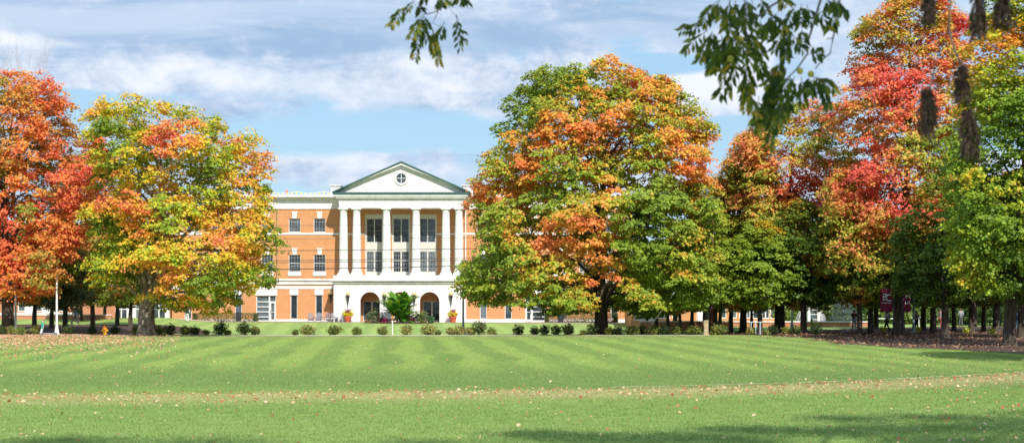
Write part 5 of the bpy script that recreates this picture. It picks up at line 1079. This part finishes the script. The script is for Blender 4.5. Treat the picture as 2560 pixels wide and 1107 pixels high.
# ------------------------------------------------------------------ people
M_skin = mat('skin', (.52,.30,.21), .6)
def skin_obj(name, verts, edges, rads, m, parent, root_v=0, sub=1):
    me = bpy.data.meshes.new(name); me.from_pydata([tuple(v) for v in verts], edges, []); me.materials.append(m); o = link_mesh(me, name, parent)
    sk = o.modifiers.new('skin', 'SKIN'); sk.use_smooth_shade = True
    for i, r_ in enumerate(rads):
        r_ = r_ if isinstance(r_, tuple) else (r_, r_); me.skin_vertices[0].data[i].radius = r_
    me.skin_vertices[0].data[root_v].use_root = True
    ss = o.modifiers.new('smooth', 'SUBSURF'); ss.levels = sub; ss.render_levels = sub; return o
def person(x, D, face, lab, top, trousers, hair, stride=.25, arm=(.15,-.15), H_=1.72, bend=(0,0), jacket_long=.0, shoe=(.03,.03,.03), cap=None, skirt=False, z_off=0, elbow=.25):
    """face: heading in degrees, 0 = towards the camera"""
    X = PX(x, D); root = empty('person', (X, D, gz(X, D)+z_off), R(face), lab, 'person'); k = H_/1.72; M_t = mat('top_cloth', top, .85, var=.25, scale=9); M_p = mat('trouser_cloth', trousers, .85, var=.15); M_h = mat('hair', hair, .7); M_s = mat('shoe', shoe, .6)
    V_ = {}; f = lambda a, b, c: Vector((a*k, b*k, c*k))
    V_['pel'] = f(0,0,.93); V_['wst'] = f(0,-.01,1.08); V_['chs'] = f(0,-.02,1.30); V_['nck'] = f(0,-.01,1.44); V_['hd0'] = f(0,-.02,1.54); V_['hd1'] = f(0,-.02,1.64)
    V_['nose'] = f(0,-.125,1.585)
    for s_, sd in (('l',1),('r',-1)):
        st_ = stride*sd
        V_['hip'+s_] = f(.09*sd,0,.90); V_['kne'+s_] = f(.10*sd,-st_*.55-.03,.49); V_['ank'+s_] = f(.10*sd,-st_+ (.06 if st_<0 else 0),.09); V_['toe'+s_] = f(.11*sd,-st_-.15,.035)
        V_['sho'+s_] = f(.18*sd,-.01,1.40); a = arm[0] if sd > 0 else arm[1]; e = elbow
        V_['elb'+s_] = f(.235*sd,-a*.6,1.13); V_['wri'+s_] = f(.24*sd,-a-e*.6,.90+e*.35); V_['plm'+s_] = f(.235*sd,-a-e*.8,.83+e*.42)
        base = V_['plm'+s_]; 
        for q in range(4): V_[f'f{q}a'+s_] = base+f(.004*sd,-.035+.022*q,-.05+.004*abs(q-1.5)); V_[f'f{q}b'+s_] = base+f(-.012*sd,-.03+.020*q,-.095+.008*abs(q-1.2))
        V_['tha'+s_] = base+f(-.02*sd,-.05,-.005); V_['thb'+s_] = base+f(-.02*sd,-.06,-.045)
    keys = list(V_); ix = {k_: i for i, k_ in enumerate(keys)}
    E = [('pel','wst'),('wst','chs'),('chs','nck'),('nck','hd0'),('hd0','hd1'),('hd0','nose')]
    for s_ in 'lr':
        E += [('pel','hip'+s_),('hip'+s_,'kne'+s_),('kne'+s_,'ank'+s_),('ank'+s_,'toe'+s_),('chs','sho'+s_),('sho'+s_,'elb'+s_),('elb'+s_,'wri'+s_),('wri'+s_,'plm'+s_),('plm'+s_,'tha'+s_),('tha'+s_,'thb'+s_)]
        for q in range(4): E += [('plm'+s_,f'f{q}a'+s_),(f'f{q}a'+s_,f'f{q}b'+s_)]
    rd = {'pel':(.13,.10),'wst':(.12,.09),'chs':(.14,.10),'nck':.055,'hd0':(.072,.085),'hd1':(.075,.085),'nose':.012,'hip':.085,'kne':.055,'ank':.036,'toe':.03,'sho':.06,'elb':.04,'wri':.028,'plm':(.035,.02),'tha':.011,'thb':.009}
    rr = [rd.get(k_[:3], rd.get(k_, .009)) if k_ not in rd else rd[k_] for k_ in keys]; rr = [(a*k if not isinstance(a, tuple) else (a[0]*k, a[1]*k)) for a in rr]
    skin_obj('body', [V_[q] for q in keys], [(ix[a], ix[b]) for a, b in E], rr, M_skin, root)
    def sub(name, ks, es, rs, m_): return skin_obj(name, [V_[q] if isinstance(q, str) else q for q in ks], [(ks.index(a), ks.index(b)) for a, b in es], rs, m_, root)
    sub('jacket', ['pel','wst','chs','shol','elbl','wril','shor','elbr','wrir'], [('pel','wst'),('wst','chs'),('chs','shol'),('shol','elbl'),('elbl','wril'),('chs','shor'),('shor','elbr'),('elbr','wrir')], [(.165,.135),(.15,.125),(.17,.13),.078,.062,.045,.078,.062,.045], M_t)
    sub('trousers', ['pel','hipl','knel','ankl','hipr','kner','ankr'], [('pel','hipl'),('hipl','knel'),('knel','ankl'),('pel','hipr'),('hipr','kner'),('kner','ankr')], [(.145,.12),.105,.078,.06,.105,.078,.06], M_p)
    for s_ in 'lr': skin_obj('shoe', [V_['ank'+s_]+f(0,.03,-.04), V_['toe'+s_]+f(0,0,.015)], [(0,1)], [.055,.05], M_s, root)
    m_ = MB(); m_.sphere((0,.012*k,1.635*k), .112*k, 14, 10); h_ = m_.build('hair', M_h, root)
    h_.scale = (1,1,1)
    if cap: m_ = MB(); m_.sphere((0,-.015*k,1.68*k), .112*k, 14, 10, .75); m_.tube([(0,-.10*k,1.68*k),(0,-.20*k,1.67*k)], [.07,.05], 8); m_.build('cap', mat('cap_cloth', cap, .8), root)
    return root
def backpack(p, col_, lab, k=1.0):
    M_ = mat('pack_cloth', col_, .8); e = empty('backpack', p.location.copy(), p.rotation_euler.z, lab, 'backpack')
    m_ = MB(); m_.lathe([(.10,1.02),(.16,1.04),(.175,1.2),(.165,1.38),(.09,1.46)], n=16); m_.v = [(x, y*.62+.20, z) for x, y, z in m_.v]; m_.build('pack', M_, e)
    for s_ in (-1,1): m_ = MB(); m_.tube([(s_*.11,.14,1.40),(s_*.12,0,1.49),(s_*.12,-.15,1.38),(s_*.12,-.13,1.15),(s_*.13,.12,1.08)], .018, 6); m_.build('strap', M_, e)
    return e
p1 = person(468, 173, 195, 'person in white shirt and white trousers walking on the grass before the left hedge', (.72,.68,.66), (.80,.80,.80), (.04,.03,.02), .16, (.05,-.12)); backpack(p1, (.03,.035,.04), 'black backpack worn by the person in white by the left hedge')
person(187, 160, 70, 'person in dark clothes striding past slim trunks on the left', (.03,.05,.07), (.03,.03,.04), (.03,.02,.02), .36, (.2,-.2))
person(2135, 128, 25, 'person in brown jacket, pale jeans and white cap left of the BC banner', (.13,.09,.055), (.42,.50,.58), (.10,.06,.03), .05, (.1,.12), H_=1.76, cap=(.75,.75,.72), elbow=.5)
p2 = person(2217, 126.5, -80, 'person in black and white patterned jacket and black trousers walking below the banner', (.45,.45,.48), (.015,.015,.02), (.04,.025,.02), .30, (.18,-.15), H_=1.64); backpack(p2, (.35,.36,.38), 'pale grey backpack on the person in the patterned jacket')
m_ = bpy.data.materials['top_cloth.003'] if 'top_cloth.003' in bpy.data.materials else None
if m_:
    t = m_.node_tree
    for n_ in t.nodes:
        if n_.type == 'TEX_NOISE': n_.inputs['Scale'].default_value = 14
        if n_.type == 'MIX': n_.inputs[6].default_value = (.02,.02,.03,1); n_.inputs[7].default_value = (.85,.85,.85,1)
        if n_.type == 'MAP_RANGE': n_.inputs[1].default_value = .46; n_.inputs[2].default_value = .52
person(2402, 150, 180, 'person in grey top standing on the lawn between two dark trunks at right', (.28,.29,.29), (.12,.12,.13), (.06,.05,.04), .08, (.1,-.1))
person(2545, 132, 60, 'person in blue shirt and jeans at the right edge beside a trunk', (.16,.24,.42), (.10,.19,.30), (.03,.03,.03), .14, (.1,-.05))
person(2352, 141, -60, 'person in red and white clothes partly hidden by the pale straight trunk', (.62,.45,.45), (.45,.12,.10), (.08,.05,.04), .14, (.1,-.1))
person(2291, 133, 30, 'person in grey and red jacket next to the banner lamp post', (.30,.20,.22), (.03,.03,.04), (.06,.04,.03), .05, (.12,.1), H_=1.6)
# ------------------------------------------------------------------ undergrowth beyond the right hand trunks
for i, (x, D, rx, rz, k, lab) in enumerate([(2075,160,2.2,1.0,0,'pale green bush left of the blue spruce beyond the wall'),(2195,172,4,1.8,1,'dark bush beyond the wall behind the BC banner'),(2262,165,3.4,1.8,0,'light green bush between the two banners'),(2330,170,4,2.0,1,'dark bush behind the thick sun-mottled trunk'),(2400,158,2.6,1.2,1,'dark bush right of the pale straight trunk'),
        (2455,162,3.5,2.4,1,'tall dark bush right of the thickest dark trunk'),(2520,155,3.4,2.3,1,'tall dark bush near the right edge'),(2575,150,3,2.2,1,'dark bush cut by the right edge'),(1985,165,2.4,1.5,0,'light green bush left of the greenhouse'),(1760,175,3.5,1.8,1,'dark bush behind the sandstone pillar')]):
    X = PX(x, D); root = empty('bush', (X, D, gz(X,D)), 0, lab, 'bush', 'bushes beyond the right hand trees')
    bush_leaves('foliage', (0,0,rz*.9), rx, rx*.6, rz*1.1, int(900*rx), .24, [(0,(.03,.055,.02)),(.5,(.07,.12,.03)),(1,(.18,.24,.06))] if k else [(0,DGR),(.5,(.22,.30,.08)),(1,(.40,.45,.16))], root, seed=300+i)
    m_ = MB(); [m_.tube([(0,0,-.05),(rx*.4*math.cos(q),rx*.3*math.sin(q),rz)], [.05,.02], 5) for q in range(4)]; m_.build('stem', M_bark, root)
for i, (x, y) in enumerate(((2208,832),(2292,832),(2480,838),(2415,834))):
    D = dist_of(y); X = PX(x, D); root = empty('sapling', (X, D, 0), 0, 'small yellow green seedling ' + ['at the feet of the person in the patterned jacket','at the foot of the banner lamp post','sprouting from the shaded mulch near the right edge','between the pale straight trunk and the thickest dark trunk'][i], 'plant', 'seedlings in the mulch')
    bush_leaves('foliage', (0,0,.28), .32, .3, .26, 110, .14, [(0,LIME),(1,(.55,.60,.08))], root, seed=400+i); m_ = MB(); m_.tube([(0,0,-.02),(0,0,.3)], .012, 5); m_.build('stem', M_bark, root)
# ------------------------------------------------------------------ walnut tree overhanging the camera
wr = empty('walnut_tree', (9.5, 7.0, 0), 0, 'walnut tree whose drooping leafy twigs and dead clusters hang into the top of the photo', 'tree'); wo = tuple(wr.location)
M_twig = mat('twig_bark', (.16,.14,.15), .8); M_dead = mat('dead_cluster', (.075,.045,.035), .95, var=.5, scale=60)
WL = leafmat('walnut_leaf', .40)
tk = MB(); tk.tube([(9.5,7,-.1),(9.5,7,.5),(9.4,7.1,3),(8.8,7.6,6),(7.5,9,8.5),(6,11,10)], [.55,.42,.36,.30,.2,.1], 12)
for pts_, r0 in (([(9.0,7.4,4.6),(6,9.5,6.3),(3.5,11,6.2),(1.6,11.8,5.4)],.12),([(8.8,7.6,6),(5,10,7.6),(1,11.5,7.0),(-.4,12,5.6)],.12),([(9.3,7.2,4),(7,7.6,5.0),(4.5,7.4,4.9),(2.3,7.2,4.5)],.10),([(7.5,9,8.5),(9,13,9.6),(10,17,9.8)],.13),([(6,11,10),(3,15,10.8),(1,19,10.5)],.1),([(8.8,7.6,6),(3,5,8.2),(-3,6,8.8),(-7,9,9)],.14)):
    tk.tube(pts_, [r0, r0*.7, r0*.45, r0*.15][:len(pts_)] if len(pts_) == 4 else [r0, r0*.6, r0*.2], 8)
tk.build('trunk', M_bark, wr, off=wo)
def zpt(ox, oy, k, pt, D): return at(ox+pt[0]/k, oy+pt[1]/k, D)
lv_p, lv_n, lv_d, lv_s, lv_c = [], [], [], [], []
rw2 = np.random.default_rng(21)
def compound(a, b, D, sparse=1.0, tone=0.0, w=.105):
    """a pinnate leaf hanging from a to b"""
    a = Vector(a); b = Vector(b); b.y += random.uniform(-.12,.12); ax_ = b-a; Ln = ax_.length; side = ax_.cross(Vector((0,1,0))).normalized(); side = (side + Vector((0, random.uniform(-.9,.9), 0))).normalized(); n = max(4, int(Ln/.032*sparse))
    mid = a.lerp(b,.5)+Vector((0,0,.06*Ln)); tw.tube([a, mid, b], [.0028,.002,.001], 5)
    for i in range(n):
        t = (i+1.2)/n; p = a.lerp(mid, t*2) if t < .5 else mid.lerp(b, t*2-1)
        if t > 1: p = b
        for s_ in (-1, 1):
            d = (side*s_*random.uniform(.5,1.0) + ax_.normalized()*.55 + Vector((random.uniform(-.2,.2), random.uniform(-.3,.3), -.75))).normalized(); L_ = w*random.uniform(.75,1.15)*(1-.35*abs(t-.55)*2)
            lv_p.append(p+d*L_*.5); lv_d.append(d); lv_n.append(Vector((random.uniform(-.6,.6), -1, random.uniform(-.3,.7)))); lv_s.append(L_)
            v = .45 + tone + random.gauss(0,.16) + (.25 if t > .8 else 0); lv_c.append(ramp(np.array([v]), [(0,(.035,.065,.018)),(.45,(.075,.13,.022)),(.7,(.18,.23,.03)),(.9,(.48,.38,.04)),(1.15,(.45,.22,.05))])[0])
tw = MB()
# first spray, above the portico (zoom origin 960,0; scale 6.51)
o1 = (960, 0, 6.51); D_ = 11.8
for pl_, r0 in (([(1150,-330),(1080,-120),(1030,20),(860,190),(700,235),(640,230)],.007),([(880,190),(840,280),(790,380)],.004),([(1190,-300),(1110,-100),(1090,60),(1060,120)],.006),([(1060,120),(1130,230),(1160,245)],.002),([(1100,70),(1300,110),(1460,170)],.0015),([(790,380),(900,430),(990,350)],.002),([(640,230),(480,60),(470,10),(460,-120)],.002)):
    q = [zpt(*o1, p, D_) for p in pl_]; tw.tube(q, [r0*(1-.6*i/(len(q)-1)) for i in range(len(q))], 6)
for a, b, sp_k, tn in (((490,20),(120,390),1.2,.25),((560,60),(600,140),1,-.2),((640,250),(490,880),1.1,.0),((620,240),(460,600),1.2,.3),((640,260),(720,440),.7,.0),((640,430),(690,590),.9,.1),((800,480),(880,990),1.2,.42),((790,500),(820,780),1.2,.2),((990,360),(900,580),1,.0),((1170,240),(1240,800),.62,-.1),((1180,250),(1300,660),.55,-.05),((870,-60),(920,50),.8,-.1),((960,-60),(980,30),.8,-.1),((1230,-60),(1240,20),1,-.1),((1330,-60),(1340,25),1,-.1),((640,-40),(660,10),1,-.1)):
    compound(zpt(*o1, a, D_), zpt(*o1, b, D_), D_, sp_k*1.15, tn-.12, .095)
o2 = (1660, 0, 2.9125); D2_ = 11.0
for pl_, r0 in (([(1000,-160),(860,0),(780,45),(720,100),(640,140),(540,150)],.010),([(780,45),(680,50)],.004),([(590,-120),(585,0),(600,130),(600,320),(600,560)],.006),([(1160,-150),(1140,0),(1090,170),(1050,300),(1040,400),(970,500),(930,540)],.010),([(1290,-150),(1280,0),(1265,150),(1230,280),(1210,390),(1150,440),(1100,505)],.008),([(1230,280),(1180,285)],.004),([(1150,440),(1100,430)],.003),([(640,140),(560,200),(500,200),(480,220)],.005),([(400,-80),(400,20),(330,200)],.004),([(480,-90),(480,220),(440,330)],.004),([(930,540),(860,600),(800,800)],.005)):
    q = [zpt(*o2, p, D2_) for p in pl_]; tw.tube(q, [r0*(1-.5*i/(len(q)-1)) for i in range(len(q))], 6)
B2 = [((390,10),(290,150)),((390,30),(410,130)),((300,190),(135,200)),((320,220),(150,370)),((340,250),(258,430)),((480,0),(455,190)),((520,0),(540,125)),((600,0),(590,200)),((640,0),(660,190)),((350,230),(345,520)),((420,250),(440,580)),((480,230),(420,480)),((520,240),(500,450)),((600,240),(725,400)),((640,310),(745,530)),((560,390),(480,650)),((590,440),(640,650)),((600,560),(600,800)),((540,590),(665,840)),((700,150),(705,265)),((740,90),(850,215)),((820,100),(720,255)),((880,140),(815,350)),((900,190),(870,430)),((920,240),(990,370)),((960,40),(895,190)),((1040,40),(1095,130)),((1120,50),(1170,215)),((1000,190),(1000,300)),((830,-30),(870,35)),((1230,100),(1210,190)),((900,500),(715,630)),((880,520),(735,770)),((860,560),(700,890)),((930,540),(820,720)),((950,560),(880,850)),((850,680),(755,1060)),((900,640),(820,900)),((1000,560),(1000,745)),((1050,580),(1060,670)),((1080,560),(1240,640)),((1120,590),(1205,770)),((1045,400),(1135,385)),((840,470),(830,530)),((690,460),(745,530)),((690,700),(675,940)),((440,620),(390,700)),((450,60),(470,260)),((560,120),(575,300)),((640,180),(650,330)),((780,110),(770,240)),((880,260),(900,410)),((700,0),(760,60)),((1000,40),(1000,160)),((800,560),(760,700)),((1290,50),(1310,90)),((1180,0),(1200,60)),((1240,-10),(1250,50)),((380,330),(370,500)),((460,300),(470,470)),((560,300),(620,450))]
for a, b in B2: compound(zpt(*o2, a, D2_+random.uniform(-.3,.3)), zpt(*o2, b, D2_), D2_, 1.1, random.uniform(-.12,.18) - (.12 if a[0] > 840 else 0), .108)
# upper crown that shades the near lawn (above the frame)
cr = np.random.default_rng(5); crown_p = []; crown_d = []
for (gx_, gy_, rx_, nn) in ((-8.2,29.0,1.0,900),(-5.6,28.6,1.3,700),(.6,30.6,.9,900),(1.8,29.4,1.3,1500),(3.2,30.0,1.0,900),(4.6,31.6,.9,1000),(4.0,29.2,1.0,900),(6.2,31.2,1.1,1300),(8.0,31.8,1.2,1500),(9.6,32.2,1.2,1500),(7.2,34.6,.8,700),(9.3,35.0,1.1,1000),(11.3,33.6,1.5,1800),(8.0,29.0,1.2,1400),(10.5,29.5,1.4,1800),(12.5,36,1.2,1000),(-1.5,28.4,1.0,500)):
    hz_ = 10.6 + cr.uniform(-.3,.6); k_ = hz_/math.tan(R(SUN_EL)); c_ = np.array([gx_+math.sin(R(SUN_AZ))*k_, gy_-math.cos(R(SUN_AZ))*k_, hz_])
    nn = int(nn*2.6); q_ = c_ + cr.normal(size=(nn,3))*np.array([rx_*.62, rx_*.5, .35]); dd = cr.normal(size=(nn,3))*np.array([1,1,.5]) - np.array([0,0,.5])
    crown_p.append(q_); crown_d.append(dd)
    tk2 = Vector(c_.tolist()); st_ = Vector((6.8,10,8.9)); tw.tube([st_, st_.lerp(tk2,.5)+Vector((0,0,.5)), tk2], [.07,.04,.012], 6)
tw.build('twig', M_twig, wr, off=wo)
P_ = np.array([tuple(v) for v in lv_p])-np.array(wo)
leaf_mesh('leaves', P_, np.array([tuple(v) for v in lv_n]), np.array(lv_s), np.array(lv_c), WL, wr, aspect=.34, dirv=np.array([tuple(v) for v in lv_d]))
for c_, n_c in (((2.3,5.9,9.0),2600),((3.6,5.8,9.1),2600),((.9,6.6,9.0),1800),((4.1,3.2,9.0),1800),((3.0,6.6,9.8),1800)):
    crown_p.append(np.array(c_)+cr.normal(size=(n_c,3))*np.array([.75,.6,.4])); crown_d.append(cr.normal(size=(n_c,3))*np.array([1,1,.5])-np.array([0,0,.5]))
P2 = np.concatenate(crown_p)-np.array(wo); Dd = np.concatenate(crown_d); nn_ = len(P2)
leaf_mesh('crown', P2, cr.normal(size=(nn_,3))*.5+np.array([0,0,1.]), cr.uniform(.09,.16,nn_), ramp(cr.random(nn_), [(0,(.07,.13,.03)),(.7,(.18,.25,.04)),(1,(.42,.38,.05))]), WL, wr, aspect=.42, dirv=Dd)
M_fr = mat('walnut_husk', (.42,.36,.05), .6, var=.4, scale=30)
for p in ((555,288),(485,428),(990,518),(1070,540)): m_ = MB(); c = zpt(*o2, p, D2_-.15); m_.sphere(tuple(c), .0225, 14, 10); m_.build('walnut', M_fr, wr, off=wo)
# dead hanging clusters at the right
o3 = (2100, 0, 1.73); D3_ = 8.2
for pl_, r0 in (([(480,-60),(470,120),(430,220),(400,330),(385,400)],.005),([(470,130),(500,230),(530,290)],.005),([(380,-80),(380,10)],.004),([(600,-80),(600,10)],.004),([(690,-80),(690,5)],.004)):
    q = [zpt(*o3, p, D3_) for p in pl_]; tk3 = MB(); tk3.tube(q, r0, 6); tk3.build('twig', M_twig, wr, off=wo)
for (x, y0, y1, w_) in ((380,-40,135,52),(595,-40,205,66),(700,-40,160,90),(372,372,640,62),(390,400,560,40),(525,282,480,66),(555,470,725,88)):
    m_ = MB(); a = zpt(*o3, (x,y0), D3_); b = zpt(*o3, (x+8,y1), D3_); wd = w_/1.73/F*D3_/2; Lc = (a-b).length
    for q in range(260):
        t0 = random.random()*.75; p = a.lerp(b, t0); th = random.uniform(0,6.28); rr_ = wd*random.random()**.5; pr2 = min(1, .45+t0*1.5)
        s0 = p+Vector((math.cos(th)*rr_*.9*pr2, math.sin(th)*rr_*.8, 0)); e0 = s0+Vector((math.cos(th)*rr_*.3+random.gauss(0,.012), math.sin(th)*rr_*.5, -Lc*random.uniform(.05,.24))); m1 = s0.lerp(e0,.5)+Vector((random.uniform(-.008,.008),random.uniform(-.008,.008),0))
        m_.tube([s0, m1, e0], [.002,random.uniform(.002,.006),.001], 4)
    m_.build('dead_leaf_cluster', M_dead, wr, off=wo)
